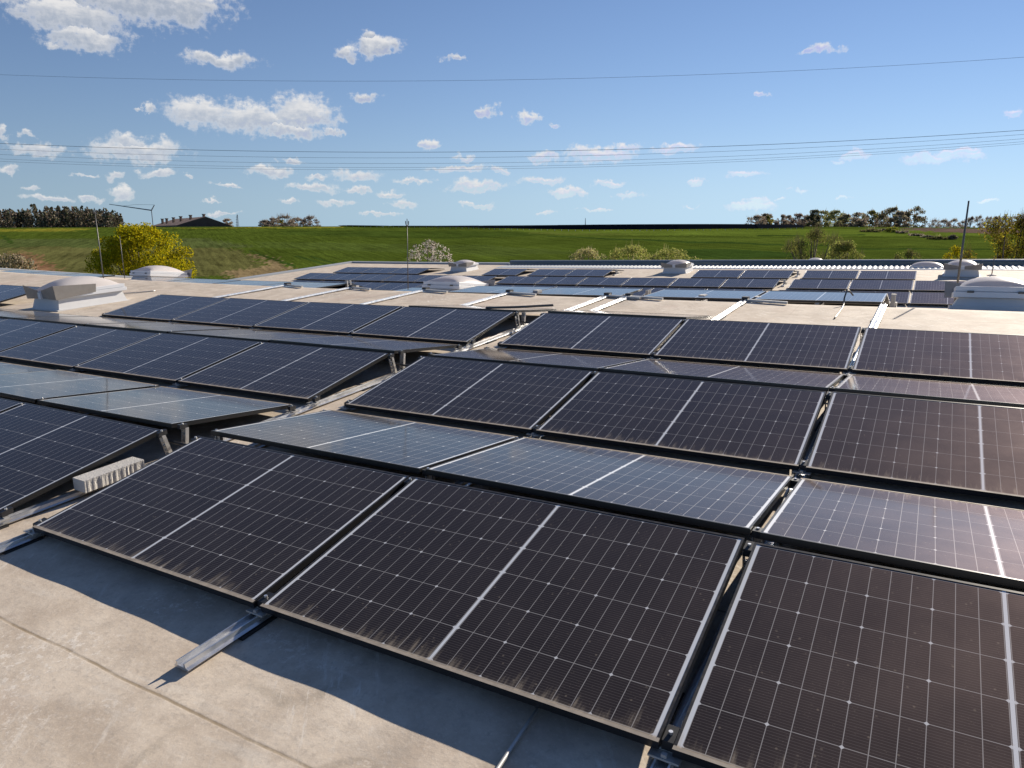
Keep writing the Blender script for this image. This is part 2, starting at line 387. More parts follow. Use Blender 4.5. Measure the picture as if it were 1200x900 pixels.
# ------------------------------------------------------------------ mesh helpers
class MB:
    def __init__(self):
        self.v, self.f, self.c, self.uv, self.s = [], [], [], [], []
        self.smooth = False

    def face(self, pts, col=None):
        i = len(self.v)
        self.v += [tuple(p) for p in pts]
        self.f.append(tuple(range(i, i + len(pts))))
        if col is not None:
            self.c += [col] * len(pts)
        return self

    def hexa(self, b, t):
        """eight corners: bottom ring b (ccw from above) and top ring t"""
        i = len(self.v)
        self.v += [tuple(p) for p in b] + [tuple(p) for p in t]
        for q in ((3, 2, 1, 0), (4, 5, 6, 7), (0, 1, 5, 4), (1, 2, 6, 5), (2, 3, 7, 6), (3, 0, 4, 7)):
            self.f.append(tuple(i + k for k in q))
        return self

    def box(self, x0, x1, y0, y1, z0, z1):
        return self.hexa([(x0, y0, z0), (x1, y0, z0), (x1, y1, z0), (x0, y1, z0)],
                         [(x0, y0, z1), (x1, y0, z1), (x1, y1, z1), (x0, y1, z1)])

    def tube(self, pts, r, seg=6, cap=True):
        pts = [Vector(p) for p in pts]
        rs_ = r if isinstance(r, (list, tuple)) else [r] * len(pts)
        base = len(self.v)
        for i, p in enumerate(pts):
            d_ = (pts[min(i + 1, len(pts) - 1)] - pts[max(i - 1, 0)]).normalized()
            a_ = d_.cross(Vector((0, 0, 1)) if abs(d_.z) < 0.9 else Vector((1, 0, 0))).normalized()
            b_ = d_.cross(a_)
            for k in range(seg):
                t = 2 * math.pi * k / seg
                self.v.append(tuple(p + (a_ * math.cos(t) + b_ * math.sin(t)) * rs_[i]))
        for i in range(len(pts) - 1):
            for k in range(seg):
                k2 = (k + 1) % seg
                self.f.append((base + i * seg + k, base + i * seg + k2, base + (i + 1) * seg + k2, base + (i + 1) * seg + k))
        if cap:
            self.f.append(tuple(base + k for k in reversed(range(seg))))
            self.f.append(tuple(base + (len(pts) - 1) * seg + k for k in range(seg)))
        return self

    def extrude(self, prof, path):
        """profile of (across, up) points swept along path of (origin, across, up) frames; closed profile"""
        base, nP = len(self.v), len(prof)
        for (o, ax, upv) in path:
            for (a_, b_) in prof:
                self.v.append(tuple(Vector(o) + Vector(ax) * a_ + Vector(upv) * b_))
        for i in range(len(path) - 1):
            for k in range(nP):
                k2 = (k + 1) % nP
                self.f.append((base + i * nP + k, base + i * nP + k2, base + (i + 1) * nP + k2, base + (i + 1) * nP + k))
        self.f.append(tuple(base + k for k in reversed(range(nP))))
        self.f.append(tuple(base + (len(path) - 1) * nP + k for k in range(nP)))
        return self

    def mesh(self, name, material, smooth=False):
        me = bpy.data.meshes.new(name)
        me.from_pydata(self.v, [], self.f)
        me.materials.append(material)
        if self.c:
            at = me.color_attributes.new('Col', 'FLOAT_COLOR', 'CORNER') if len(self.c) != len(self.v) else me.color_attributes.new('Col', 'FLOAT_COLOR', 'POINT')
            flat = []
            for c_ in self.c:
                flat += [c_[0], c_[1], c_[2], 1.0]
            at.data.foreach_set('color', flat)
        if smooth:
            me.polygons.foreach_set('use_smooth', [True] * len(me.polygons))
        me.update()
        return me

    def build(self, name, material, parent=None, smooth=False, loc=None):
        o = bpy.data.objects.new(name, self.mesh(name, material, smooth))
        COL.objects.link(o)
        if parent:
            o.parent = parent
        if loc is not None:
            o.location = loc
        return o


def tag(o, label=None, cat=None, group=None, kind=None):
    if label:
        o['label'] = label
    if cat:
        o['category'] = cat
    if group:
        o['group'] = group
    if kind:
        o['kind'] = kind
    return o


def empty(name, label, cat, loc=(0, 0, 0), group=None):
    o = bpy.data.objects.new(name, None)
    o.empty_display_size = 0.2
    COL.objects.link(o)
    o.location = loc
    return tag(o, label, cat, group)


def bevel(o, w_=0.004, seg=2):
    md = o.modifiers.new('bevel', 'BEVEL')
    md.width = w_
    md.segments = seg
    md.limit_method = 'ANGLE'
    return o


ORD = ['first', 'second', 'third', 'fourth', 'fifth', 'sixth', 'seventh', 'eighth', 'ninth', 'tenth', 'eleventh', 'twelfth', 'thirteenth']

# ------------------------------------------------------------------ roof of the building
SXN, SYN, RIDGE_Y, SDN = 0.02291, 0.055956, 9.0, -0.127


def roof_near(x, y):
    return SXN * x + SYN * y + (0.0007 * (x + 4) ** 2 if x < -4 else 0.0)


def roof_z(x, y):
    a_ = roof_near(x, y)
    d_ = roof_near(x, RIDGE_Y) + SDN * (y - RIDGE_Y)
    f_ = -0.583 + 0.03 * x + 0.0513 * (y - 23.49) + (0.0003 * (x + 8) ** 2 if x < -8 else 0.0)
    return min(a_, max(d_, f_))


def ripple(x, y):
    if y > 8.6:
        return 0.0
    return 0.55 * (0.0030 * math.sin(x * 6.1 + 1.3 * math.sin(y * 1.9)) * math.sin(y * 3.1 + x * 0.9) + 0.0026 * math.sin(x * 2.7 + y * 4.4 + 0.7) \
        + 0.0015 * math.sin(x * 11.3 + y * 2.0))


ROOF_X0, ROOF_X1, ROOF_Y0, ROOF_Y1 = -26.2, 22.0, -7.0, 31.4
xs, ys = [], []
x = ROOF_X0
while x < ROOF_X1:
    xs.append(x)
    x += 0.06 if -2.2 < x < 5.5 else 0.6
xs.append(ROOF_X1)
y = ROOF_Y0
while y < ROOF_Y1:
    if not (abs(y - RIDGE_Y) < 0.12):
        ys.append(y)
    y += 0.045 if -2.0 < y < 0.9 else (0.12 if y < 9 else 0.4)
ys += [ROOF_Y1, RIDGE_Y]
ys = sorted(ys)
building = empty('industrial_building', 'low industrial building with tan felt roof carrying all the solar panels', 'building', (0, 0, -8.5))
rb = MB()
for yy_ in ys:
    for xx_ in xs:
        rb.v.append((xx_, yy_, roof_z(xx_, yy_) + ripple(xx_, yy_) + 8.5))
NX = len(xs)
for j in range(len(ys) - 1):
    for i in range(NX - 1):
        rb.f.append((j * NX + i, j * NX + i + 1, (j + 1) * NX + i + 1, (j + 1) * NX + i))
rb.build('roof', M['roof'], building, True)
# outside walls under the roof edge
wb = MB()
ring = [(x_, ROOF_Y0) for x_ in xs[::8] + [xs[-1]]] + [(ROOF_X1, y_) for y_ in ys[::6] + [ROOF_Y1]] + \
       [(x_, ROOF_Y1) for x_ in reversed(xs[::8] + [xs[-1]])] + [(ROOF_X0, y_) for y_ in reversed(ys[::6] + [ROOF_Y1])]
for (a_, b_) in zip(ring, ring[1:] + ring[:1]):
    za, zb = roof_z(*a_) + 8.5 - 0.01, roof_z(*b_) + 8.5 - 0.01
    wb.face([(a_[0], a_[1], -0.3), (b_[0], b_[1], -0.3), (b_[0], b_[1], zb), (a_[0], a_[1], za)])
wb.build('wall', M['wall'], building)
# metal edge strip along the left and far eaves
eb = MB()
for (pa, pb_) in [((ROOF_X0, 12.0), (ROOF_X0, ROOF_Y1)), ((ROOF_X0, ROOF_Y1), (-15.2, ROOF_Y1))]:
    N_ = 24
    L_ = [(pa[0] + (pb_[0] - pa[0]) * i / N_, pa[1] + (pb_[1] - pa[1]) * i / N_) for i in range(N_ + 1)]
    ax = Vector((pb_[1] - pa[1], pa[0] - pb_[0], 0)).normalized()
    eb.extrude([(-0.10, -0.10), (0.16, -0.02), (0.16, 0.06), (-0.10, 0.09)],
               [(Vector((p[0], p[1], roof_z(*p) + 8.5 + 0.004)), ax, Vector((0, 0, 1))) for p in L_])
eb.build('edge_trim', M['corr'], building)
# corrugated sheet strip along the far eave and the dark fascia behind it
CX0, CX1 = -15.1, 22.0
cb = MB()
pitch_ = 0.19
prof = []
x = CX0
while x < CX1:
    prof += [(x, 0.0), (x + 0.05, 0.030), (x + 0.10, 0.030), (x + 0.15, 0.0)]
    x += pitch_
for (yv, dz) in ((29.85, 0.012), (31.12, 0.02)):
    for (px_, h_) in prof:
        cb.v.append((px_, yv, -0.583 + 0.03 * px_ + 0.0513 * (yv - 23.49) + dz + h_ + 8.5))
nn = len(prof)
for i in range(nn - 1):
    cb.f.append((i, i + 1, nn + i + 1, nn + i))
cb.build('corrugated_sheet', M['corr'], building)
ft = MB()
ft.extrude([(0, -0.02), (0, 0.036), (-0.012, 0.036), (-0.10, 0.012), (-0.10, -0.02)],
           [(Vector((x_, 29.842, -0.583 + 0.03 * x_ + 0.0513 * (29.842 - 23.49) + 8.5)), Vector((0, 1, 0)), Vector((0, 0, 1))) for x_ in (CX0, -5, 5, CX1)])
ft.build('closing_strip', M['flange'], building)
fb_ = MB()
zf = lambda x_: -0.583 + 0.03 * x_ + 0.0513 * (31.12 - 23.49) + 8.5
fb_.extrude([(0, 0.0), (0, 0.14), (0.04, 0.20), (0.12, 0.225), (0.2, 0.225), (0.24, 0.2), (0.24, -0.2), (0.1, -0.2)],
            [(Vector((x_, 31.13, zf(x_))), Vector((0, 1, 0)), Vector((0, 0, 1))) for x_ in (CX0, -5, 5, CX1)])
fb_.build('ridge_fascia', M['cap'], building)
fe = MB()
fe.extrude([(0.02, 0.196), (0.085, 0.235), (0.115, 0.245), (0.21, 0.245), (0.21, 0.2255), (0.12, 0.2265), (0.03, 0.186)],
           [(Vector((x_, 31.13, zf(x_))), Vector((0, 1, 0)), Vector((0, 0, 1))) for x_ in (CX0 - 0.02, -5, 5, CX1)])
fe.build('fascia_capping', M['corr'], building)

# ------------------------------------------------------------------ solar panels
FR = 0.010


def make_panel_meshes():
    f = MB()
    u0, u1, v0, v1, lip, zt, zb = -FR, PW + FR, -0.002, PH + 0.002, 0.010, 0.0018, -0.030
    f.box(u0, u1, v0, v0 + 0.0115, zb, zt)
    f.box(u0, u1, v1 - 0.0115, v1, zb, zt)
    f.box(u0, u0 + lip, v0 + 0.0115, v1 - 0.0115, zb, zt)
    f.box(u1 - lip, u1, v0 + 0.0115, v1 - 0.0115, zb, zt)
    fm = f.mesh('frame', M['frame'])
    l = fm.uv_layers.new(name='uv')
    for lp in fm.loops:
        c_ = fm.vertices[lp.vertex_index].co
        l.data[lp.index].uv = (c_.x, c_.y)
    g = MB()
    g.box(0, PW, v0 + 0.0115, v1 - 0.0115, -0.006, 0.0)
    gm = g.mesh('glass', M['pv'])
    gm.materials.append(M['backsheet'])
    for p_ in gm.polygons:
        if p_.normal.z < -0.5:
            p_.material_index = 1
    l = gm.uv_layers.new(name='uv')
    for lp in gm.loops:
        c_ = gm.vertices[lp.vertex_index].co
        l.data[lp.index].uv = (c_.x, c_.y)
    return fm, gm


FM, GM = make_panel_meshes()
TILT = 0.149601
CT, ST = math.cos(TILT), math.sin(TILT)
GAP, BGAP, RGAP, TP, Z0 = 0.062831, 0.459794, 0.088265, 2.516306, 0.08
COLW = PW + GAP
prng = random.Random(5)
N_PANEL = 0


def in_frame(pts):
    q = [proj(p) for p in pts]
    if any(t[2] < 0.3 for t in q):
        return False
    return max(t[0] for t in q) > 4 and min(t[0] for t in q) < 1196 and max(t[1] for t in q) > 0 and min(t[1] for t in q) < 896


def panel(corner_ll, corner_lr, corner_hl, label, group, jitter=0.0030):
    """low-left, low-right and high-left corners, seen from above with the low edge as v = 0"""
    global N_PANEL
    a_, b_, c_ = Vector(corner_ll), Vector(corner_lr), Vector(corner_hl)
    ux = (b_ - a_).normalized()
    vy = (c_ - a_)
    vy = (vy - ux * vy.dot(ux)).normalized()
    wz = ux.cross(vy)
    rt = Matrix((ux, vy, wz)).transposed().to_4x4()
    rt = rt @ Matrix.Rotation(prng.gauss(0, jitter), 4, 'X') @ Matrix.Rotation(prng.gauss(0, jitter * 0.7), 4, 'Y')
    r_ = empty('solar_module', label, 'solar panel', (0, 0, 0), group)
    r_.matrix_world = Matrix.Translation(a_) @ rt
    for nm, me in (('frame', FM), ('glass', GM)):
        o_ = bpy.data.objects.new(nm, me)
        COL.objects.link(o_)
        o_.parent = r_
    N_PANEL += 1
    return r_


def col_x(block, i):
    """left edge of column i (0 = next to the walkway gap)"""
    if block == 'R':
        return i * COLW
    return -BGAP - PW - i * COLW


def near_pt(x_, k, kind, v_, dz=0.0):
    y0 = k * TP
    if kind == 'f':
        y_ = y0 + v_ * PH * CT
    else:
        y_ = y0 + 2 * PH * CT + RGAP - v_ * PH * CT
    q = 0.0007 * (x_ + 4) ** 2 if x_ < -4 else 0.0
    return Vector((x_, y_, Z0 + v_ * PH * ST + SXN * x_ + SYN * y_ + q + dz))


ROWN = ['nearest', 'second', 'third']
SKIP = {('L', 2, 'f', 4), ('L', 2, 'f', 5), ('L', 2, 'b', 4), ('L', 2, 'b', 5)}
DZ = {('R', 0, 'b', 1): 0.006, ('R', 0, 'b', 0): 0.004}
near_cols = {}
for block in 'RL':
    for k in range(3):
        for kind in 'fb':
            if k == 2 and kind == 'b':
                cols_ = range(0, 1)
            else:
                cols_ = range(0, 12)
            for i in cols_:
                if (block, k, kind, i) in SKIP:
                    continue
                xl = col_x(block, i)
                dz = DZ.get((block, k, kind, i), 0.0)
                c4 = [near_pt(xl + du_ * PW, k, kind, v_, dz) for du_ in (0, 1) for v_ in (0, 1)]
                if not in_frame(c4):
                    continue
                side = 'right' if block == 'R' else 'left'
                if kind == 'f':
                    lab = f"dark panel tilted towards the viewer in the {ROWN[k]} row, {ORD[i]} {side} of the walkway"
                    if k == 2 and i >= 6:
                        lab = "bluish dark panel at left picture edge, in front of the nearest white skylight" if i == 6 else \
                            f"dark panel beyond the left skylight in the third row, {ORD[i]} from the walkway"
                    panel(c4[0], c4[2], c4[1], lab, f'panels facing the viewer, {ROWN[k]} row')
                else:
                    tone = 'pale blue-grey' if k == 0 else 'grey'
                    lab = f"{tone} panel sloping away behind the {ROWN[k]} ridge, {ORD[i]} {side} of the walkway"
                    if k == 2:
                        lab = f"dark panel dropping away behind the third ridge at the walkway, on its {side}"
                    panel(c4[2], c4[0], c4[3], lab, f'panels sloping away, {ROWN[k]} row')
                near_cols.setdefault((block, k), set()).add(i)

# panels just beyond the roof ridge, lying almost flat
ANG = 0.0232
BC, BS = math.cos(ANG), math.sin(ANG)


def flat_pt(x_, y_, v_, drop=0.0):
    q = 0.0008 * (x_ + 4) ** 2 if x_ < -4 else 0.0
    return Vector((x_, y_ + v_ * PH * BC, 0.4734 + 0.0309 * x_ + v_ * PH * BS + q + drop))


BX0 = -0.02
flat = []
for i in (0, 1):
    flat.append((BX0 + i * COLW, f"pale sky-blue panel lying nearly flat past the roof strip, {ORD[i]} right of the walkway"))
for i in (0, 1, 4, 5):
    flat.append((-0.44 - PW - i * COLW * 0.985, {0: "pale blue nearly flat panel past the roof strip, just left of the walkway",
                                        1: "pale blue nearly flat panel in front of the middle low white skylight",
                                        4: "pale blue nearly flat panel whose dark end faces the thin middle rod",
                                        5: "pale blue nearly flat panel at distance, right of the yellow bush"}[i]))
for i in (0, 1):
    flat.append((-11.30 - PW - i * COLW, ["pale blue flat panel in front of the yellow bush, right one of two",
                                          "pale blue flat panel in front of the yellow bush, left one of two"][i]))
for i in (0, 1, 2):
    flat.append((-16.75 - PW - i * COLW, f"pale blue flat panel behind the nearest white skylight, {ORD[i]} from its right end"))
for xl, lab in flat:
    c4 = [flat_pt(xl, 9.71, 0), flat_pt(xl + PW, 9.71, 0), flat_pt(xl, 9.71, 1)]
    if in_frame(c4 + [flat_pt(xl + PW, 9.71, 1)]):
        panel(*c4, lab, 'panels lying flat beyond the roof strip', 0.001)
# their partners falling away on the far side, seen only at the open ends
for xl, lab in ((-0.44 - PW - 4 * COLW * 0.985, "dark end panel dropping away beyond the roof strip, left of the thin middle rod"),
                (BX0 + COLW, "end panel dropping away beyond the roof strip, left of the right-hand low skylight")):
    hi = flat_pt(xl, 9.71 + PH * BC + RGAP, 0, PH * BS)
    hr = flat_pt(xl + PW, 9.71 + PH * BC + RGAP, 0, PH * BS)
    dn = Vector((0, PH * 0.962, -PH * 0.272))
    panel(hr + dn, hi + dn, hr, lab, 'panels dropping away beyond the roof strip', 0.001)
# two more down the slope, glimpsed through the gap in the flat row
for i in (2, 3):
    xl = -0.44 - PW - i * COLW
    c4 = [flat_pt(xl, 12.23, 0, -0.30), flat_pt(xl + PW, 12.23, 0, -0.30), flat_pt(xl, 12.23, 1, -0.30)]
    panel(*c4, f"pale blue panel seen low behind the thin middle rod, {['right', 'left'][i - 2]} of two", 'panels low on the far slope', 0.001)

# far rows on the rising roof beyond the valley
TF = 0.185
FC, FS = math.cos(TF), math.sin(TF)


def far_pt(x_, y0, z0_, v_):
    q = 0.0003 * (x_ + 8) ** 2 if x_ < -8 else 0.0
    return Vector((x_, y0 + v_ * PH * FC, z0_ + 0.03 * x_ + v_ * PH * FS + q))


FAR = {'A': (20.79, -0.642, 'third farthest'), 'B': (23.491, -0.503, 'second farthest'), 'C': (26.195, -0.367, 'farthest')}
for rn, (y0, z0_, word) in FAR.items():
    lst = []
    for i in range(0, 5):
        if rn == 'C' and i >= 2:
            continue
        lst.append((0.034 + i * COLW, i, 'right of the walkway'))
    for i in range(0, 6):
        if rn == 'C' and i in (2, 3):
            continue
        lst.append((-0.436 - PW - i * COLW, i, 'left of the walkway'))
    for i in range(0, 6):
        if rn == 'C' and i in (1, 2):
            continue
        if rn == 'A' and i > 4:
            continue
        lst.append((-11.93 - PW - i * COLW, i, 'left of the second gap'))
    for xl, i, where in lst:
        c4 = [far_pt(xl, y0, z0_, 0), far_pt(xl + PW, y0, z0_, 0), far_pt(xl, y0, z0_, 1)]
        if not in_frame(c4 + [far_pt(xl + PW, y0, z0_, 1)]):
            continue
        panel(*c4, f"small distant dark panel in the {word} row, {ORD[i]} {where}", f'distant panels, {word} row', 0.0015)
        endcol = (where == 'left of the walkway' and i == 0) or (rn == 'C' and where == 'left of the walkway' and i == 4) or \
                 (rn == 'C' and where == 'left of the second gap' and i == 3) or (where == 'left of the second gap' and i == 0)
        if endcol:
            hl = far_pt(xl, y0 + RGAP, z0_, 1)
            hr = far_pt(xl + PW, y0 + RGAP, z0_, 1)
            dn = Vector((0, PH * 0.988, -PH * 0.09))
            panel(hr + dn, hl + dn, hr, f"distant end panel falling away behind the {word} row, {ORD[i]} {where}",
                  'distant panels falling away', 0.001)

# ------------------------------------------------------------------ mounting rails with posts and clamps
RAIL_PROF = [(-0.040, 0.0), (0.040, 0.0), (0.046, 0.006), (0.030, 0.012), (0.026, 0.030), (0.020, 0.030), (0.018, 0.012),
             (-0.018, 0.012), (-0.020, 0.030), (-0.026, 0.030), (-0.028, 0.012), (-0.040, 0.008)]


def rail(xr, y0, y1, label, ks, zoff=0.012, edge=0, bar=True, group='mounting rails running up the roof'):
    t = empty('mounting_rail', label, 'mounting rail', (xr, y0, roof_z(xr, y0)), group)
    base = Vector((xr, y0, roof_z(xr, y0)))
    P = lambda x_, y_, h_: Vector((x_, y_, roof_near(x_, y_) + h_)) - base
    b_ = MB()
    up_ = Vector((0, -SYN, 1)).normalized()
    b_.extrude(RAIL_PROF, [(P(xr, y0 + (y1 - y0) * i / 6, zoff), Vector((1, 0, SXN)).normalized(), up_) for i in range(7)])
    b_.build('channel', M['alu'], t)
    yy_ = y0 + 0.35
    while yy_ < y1 - 0.1:
        q = P(xr, yy_, 0.0)
        pads = MB()
        pads.hexa([q + Vector((a_, b2, -0.006)) for a_, b2 in ((-.055, -.1), (.055, -.1), (.055, .1), (-.055, .1))],
                  [q + Vector((a_, b2 , zoff + SYN * b2)) for a_, b2 in ((-.055, -.1), (.055, -.1), (.055, .1), (-.055, .1))])
        pads.build('rubber_pad', M['black'], t)
        yy_ += 1.1
    for k in ks:
        yl = k * TP
        yr = yl + PH * CT
        zr_ = Z0 + PH * ST - 0.034
        # double ridge upright: inclined strut for the front panel, upright post for the back one
        for (yo, lean, nm) in ((yr - 0.055, 0.05, 'ridge_strut'), (yr + RGAP + 0.045, -0.02, 'ridge_post')):
            s_ = MB()
            for sx_ in (-0.024, 0.018):
                q0, q1 = P(xr + sx_, yo + lean, zoff + 0.03), P(xr + sx_, yo, zr_)
                d_ = Vector((0.006, 0, 0))
                e_ = Vector((0, 0.028, 0))
                s_.hexa([q0, q0 + d_, q0 + d_ + e_, q0 + e_], [q1, q1 + d_, q1 + d_ + e_, q1 + e_])
            for fr_ in ((0.1, 0.3, 0.5, 0.7, 0.92) if nm == 'ridge_strut' else (0.06, 0.38, 0.7, 0.95)):
                q = P(xr, yo + lean * (1 - fr_) + 0.004, zoff + 0.03 + (zr_ - zoff - 0.03) * fr_)
                s_.box(q.x - 0.018, q.x + 0.018, q.y, q.y + 0.020, q.z - 0.004, q.z + 0.004)
            if nm == 'ridge_post':
                q0, q1 = P(xr - 0.018, yo + 0.022, zoff + 0.03), P(xr - 0.018, yo + 0.022 + lean, zr_)
                s_.hexa([q0, q0 + Vector((.036, 0, 0)), q0 + Vector((.036, .004, 0)), q0 + Vector((0, .004, 0))],
                        [q1, q1 + Vector((.036, 0, 0)), q1 + Vector((.036, .004, 0)), q1 + Vector((0, .004, 0))])
            s_.build(nm, M['alu_dull'], t)
        for (yf, nm) in ((yl + 0.03, 'low_foot'), (yl + 2 * PH * CT + RGAP - 0.03, 'low_foot')):
            if k == 2 and yf > yr:
                continue
            s_ = MB()
            q = P(xr, yf, zoff + 0.03)
            s_.box(q.x - 0.05, q.x + 0.05, q.y - 0.05, q.y + 0.02, q.z - 0.002, q.z + 0.005)
            s_.box(q.x - 0.03, q.x + 0.03, q.y - 0.01, q.y + 0.02, q.z + 0.005, q.z + 0.012)
            s_.box(q.x - 0.009, q.x + 0.009, q.y - 0.045, q.y - 0.03, q.z + 0.005, q.z + 0.016)
            s_.build(nm, M['alu_dull'], t)
        # clamps holding the panel edges, with a bolt each
        for (vv, kk) in ((0.045, 'f'), (0.965, 'f'), (0.045, 'b'), (0.965, 'b')):
            if k == 2 and kk == 'b':
                continue
            c_ = near_pt(xr, k, kk, vv) - base
            wd = 0.019 if edge == 0 else 0.016
            sl = (ST / CT + SYN) if kk == 'f' else (-ST / CT + SYN)
            ly = 0.032
            s_ = MB()
            s_.hexa([c_ + Vector((a_, b2, -0.032 + sl * b2)) for a_, b2 in ((-wd, -ly), (wd, -ly), (wd, ly), (-wd, ly))],
                    [c_ + Vector((a_, b2, 0.0005 + sl * b2)) for a_, b2 in ((-wd, -ly), (wd, -ly), (wd, ly), (-wd, ly))])
            cl = s_.build('clamp', M['black'], t)
            s2_ = MB()
            s2_.tube([c_ + Vector((0, 0, 0.0)), c_ + Vector((0, 0, 0.009))], 0.0075, 8)
            s2_.build('bolt', M['alu'], cl)
    if bar and y1 > 8.5:
        s_ = MB()
        q0, q1 = P(xr + 0.03, 9.03, 0.012), P(xr + 0.62, 8.90, 0.012)
        s_.hexa([q0, q1, q1 + Vector((0, .055, .004)), q0 + Vector((0, .055, .004))],
                [q0 + Vector((0, 0, .03)), q1 + Vector((0, 0, .03)), q1 + Vector((0, .055, .034)), q0 + Vector((0, .055, .034))])
        s_.build('cross_bar', M['alu_dull'], t)
        s_ = MB()
        q = P(xr, 9.1, 0.02)
        s_.box(q.x - 0.045, q.x + 0.045, q.y - 0.05, q.y + 0.07, q.z, q.z + 0.05)
        s_.build('end_joint', M['black'], t)
    return t


rail(-0.03, -0.42, 9.1, "bright metal rail along left edge of the right panel block, beside the walkway", (0, 1, 2), edge=1)
rail(-0.40, -0.42, 9.1, "metal rail left of the walkway, carrying the concrete block", (0, 1, 2), edge=1)
rail(COLW - GAP / 2, -0.38, 9.1, "metal rail whose bare end juts out from under the nearest panels", (0, 1, 2))
rail(2 * COLW - GAP / 2, -0.10, 9.1, "metal rail between second and third panel columns right of the walkway", (0, 1, 2), bar=False)
rail(-BGAP - PW - GAP / 2, -0.3, 9.1, "metal rail between first and second panel columns left of the walkway", (0, 1, 2))
rail(-BGAP - PW - COLW - GAP / 2, 2.3, 9.1, "metal rail between second and third panel columns left of the walkway", (1, 2))
rail(-BGAP - PW - 2 * COLW - GAP / 2, 2.3, 9.1, "metal rail between third and fourth panel columns left of the walkway", (1, 2))
rail(-BGAP - PW - 3 * COLW - GAP / 2, 4.9, 9.1, "metal rail at the outer left end of the third row, right of the skylight", (2,), edge=1)


# stands under the flat row beyond the ridge and at the open ends of the far rows
def stand(x_, y_, zt, label, h=None, group='stands under distant panel ends'):
    zb_ = roof_z(x_, y_)
    t = empty('panel_stand', label, 'panel stand', (x_, y_, zb_), group)
    s_ = MB()
    H_ = zt - zb_
    for yo in (-0.06, 0.05):
        s_.box(-0.03, 0.03, yo - 0.012, yo + 0.012, -0.01, H_)
    s_.box(-0.022, 0.022, -0.048, 0.038, H_ * 0.45, H_ * 0.55)
    s_.build('upright', M['alu_dull'], t)
    s_ = MB()
    s_.box(-0.05, 0.05, -0.32, 0.32, -0.012, 0.03)
    s_.build('foot_rail', M['alu'], t)
    s_ = MB()
    s_.box(-0.05, 0.05, 0.12, 0.30, 0.032, 0.10)
    s_.build('ballast', M['concrete'], t)
    return t


stand(3.66, 10.86, 0.60, "metal stand at the right end of the flat blue panels")
stand(-0.33, 10.86, 0.47, "metal stand at the walkway end of the flat blue panels")
stand(-7.62, 10.86, 0.34, "metal stand at the open end left of the thin middle rod")
stand(-0.30, 23.5 + 1.2, -0.33, "metal stand in the walkway beside the second farthest row")
stand(-0.30, 26.2 + 1.2, -0.19, "metal stand in the walkway beside the farthest row")
stand(-7.62, 26.2 + 1.2, -0.41, "metal stand where farthest row ends before the middle distant skylight")
for i, xq in enumerate((-2.2, 0.9, 1.79, 2.7)):
    stand(xq, 9.84, 0.4734 + 0.0309 * xq - 0.03, ["low metal stand under the flat panel left of the walkway",
          "low metal stand under the first flat panel right of the walkway", "low metal stand under the joint of two flat panels right of the walkway",
          "low metal stand under the second flat panel right of the walkway"][i], group='stands under the flat panels')

# ------------------------------------------------------------------ fluted concrete ballast block on the walkway rail
bb = MB()
bx0, bx1, by0, by1 = -0.415, -0.285, 0.455, 0.86
NF = 44
rng = random.Random(4)
ringb, ringt = [], []
for i in range(NF + 1):
    t_ = i / NF
    y_ = by0 + (by1 - by0) * t_
    wv = 0.0075 * (0.5 + 0.5 * math.sin(t_ * 2 * math.pi * 11 + 1.3 * math.sin(t_ * 17))) * (0.45 + 0.55 * math.sin(t_ * 9.7) ** 2) + rng.uniform(0, 0.003)
    ringb.append((bx1 - wv, y_))
    ringt.append((bx1 - 0.002, y_))
zb0 = lambda y_: roof_z(-0.35, y_) + 0.05
for i in range(NF):
    (xa, ya), (xb, yb) = ringb[i], ringb[i + 1]
    (xc, yc), (xd, yd) = ringt[i], ringt[i + 1]
    bb.face([(xa, ya, zb0(ya)), (xb, yb, zb0(yb)), (xb, yb, zb0(yb) + 0.052), (xa, ya, zb0(ya) + 0.052)])
    bb.face([(xa, ya, zb0(ya) + 0.052), (xb, yb, zb0(yb) + 0.052), (xd, yd, zb0(yd) + 0.08), (xc, yc, zb0(yc) + 0.08)])
    bb.face([(xc, yc, zb0(yc) + 0.08), (xd, yd, zb0(yd) + 0.08), (bx0, yd, zb0(yd) + 0.08), (bx0, yc, zb0(yc) + 0.08)])
    bb.face([(bx0, ya, zb0(ya) + 0.08), (bx0, yb, zb0(yb) + 0.08), (bx0, yb, zb0(yb)), (bx0, ya, zb0(ya))])
for yy_, sgn in ((by0, 1), (by1, -1)):
    xr_ = ringb[0][0] if sgn == 1 else ringb[-1][0]
    q = [(bx0, yy_, zb0(yy_)), (xr_, yy_, zb0(yy_)), (xr_, yy_, zb0(yy_) + 0.052), (bx1 - 0.002, yy_, zb0(yy_) + 0.08), (bx0, yy_, zb0(yy_) + 0.08)]
    bb.face(q if sgn == 1 else q[::-1])
o = bb.build('ballast_block', M['concrete'])
tag(o, "pale fluted concrete block lying on the rail in the walkway between panels", 'ballast block')


# cables
def cable(pts, r, label, cat='cable', name='cable', material='black', group=None):
    # smooth the polyline a little
    P_ = [Vector(p) for p in pts]
    out = []
    for i in range(len(P_) - 1):
        p0, p1, p2_, p3 = P_[max(i - 1, 0)], P_[i], P_[i + 1], P_[min(i + 2, len(P_) - 1)]
        for j in range(5):
            t_ = j / 5
            out.append(0.5 * ((2 * p1) + (p2_ - p0) * t_ + (2 * p0 - 5 * p1 + 4 * p2_ - p3) * t_ ** 2 + (-p0 + 3 * p1 - 3 * p2_ + p3) * t_ ** 3))
    out.append(P_[-1])
    o_ = MB().tube(out, r, 6).build(name, M[material], None, True)
    return tag(o_, label, cat, group)


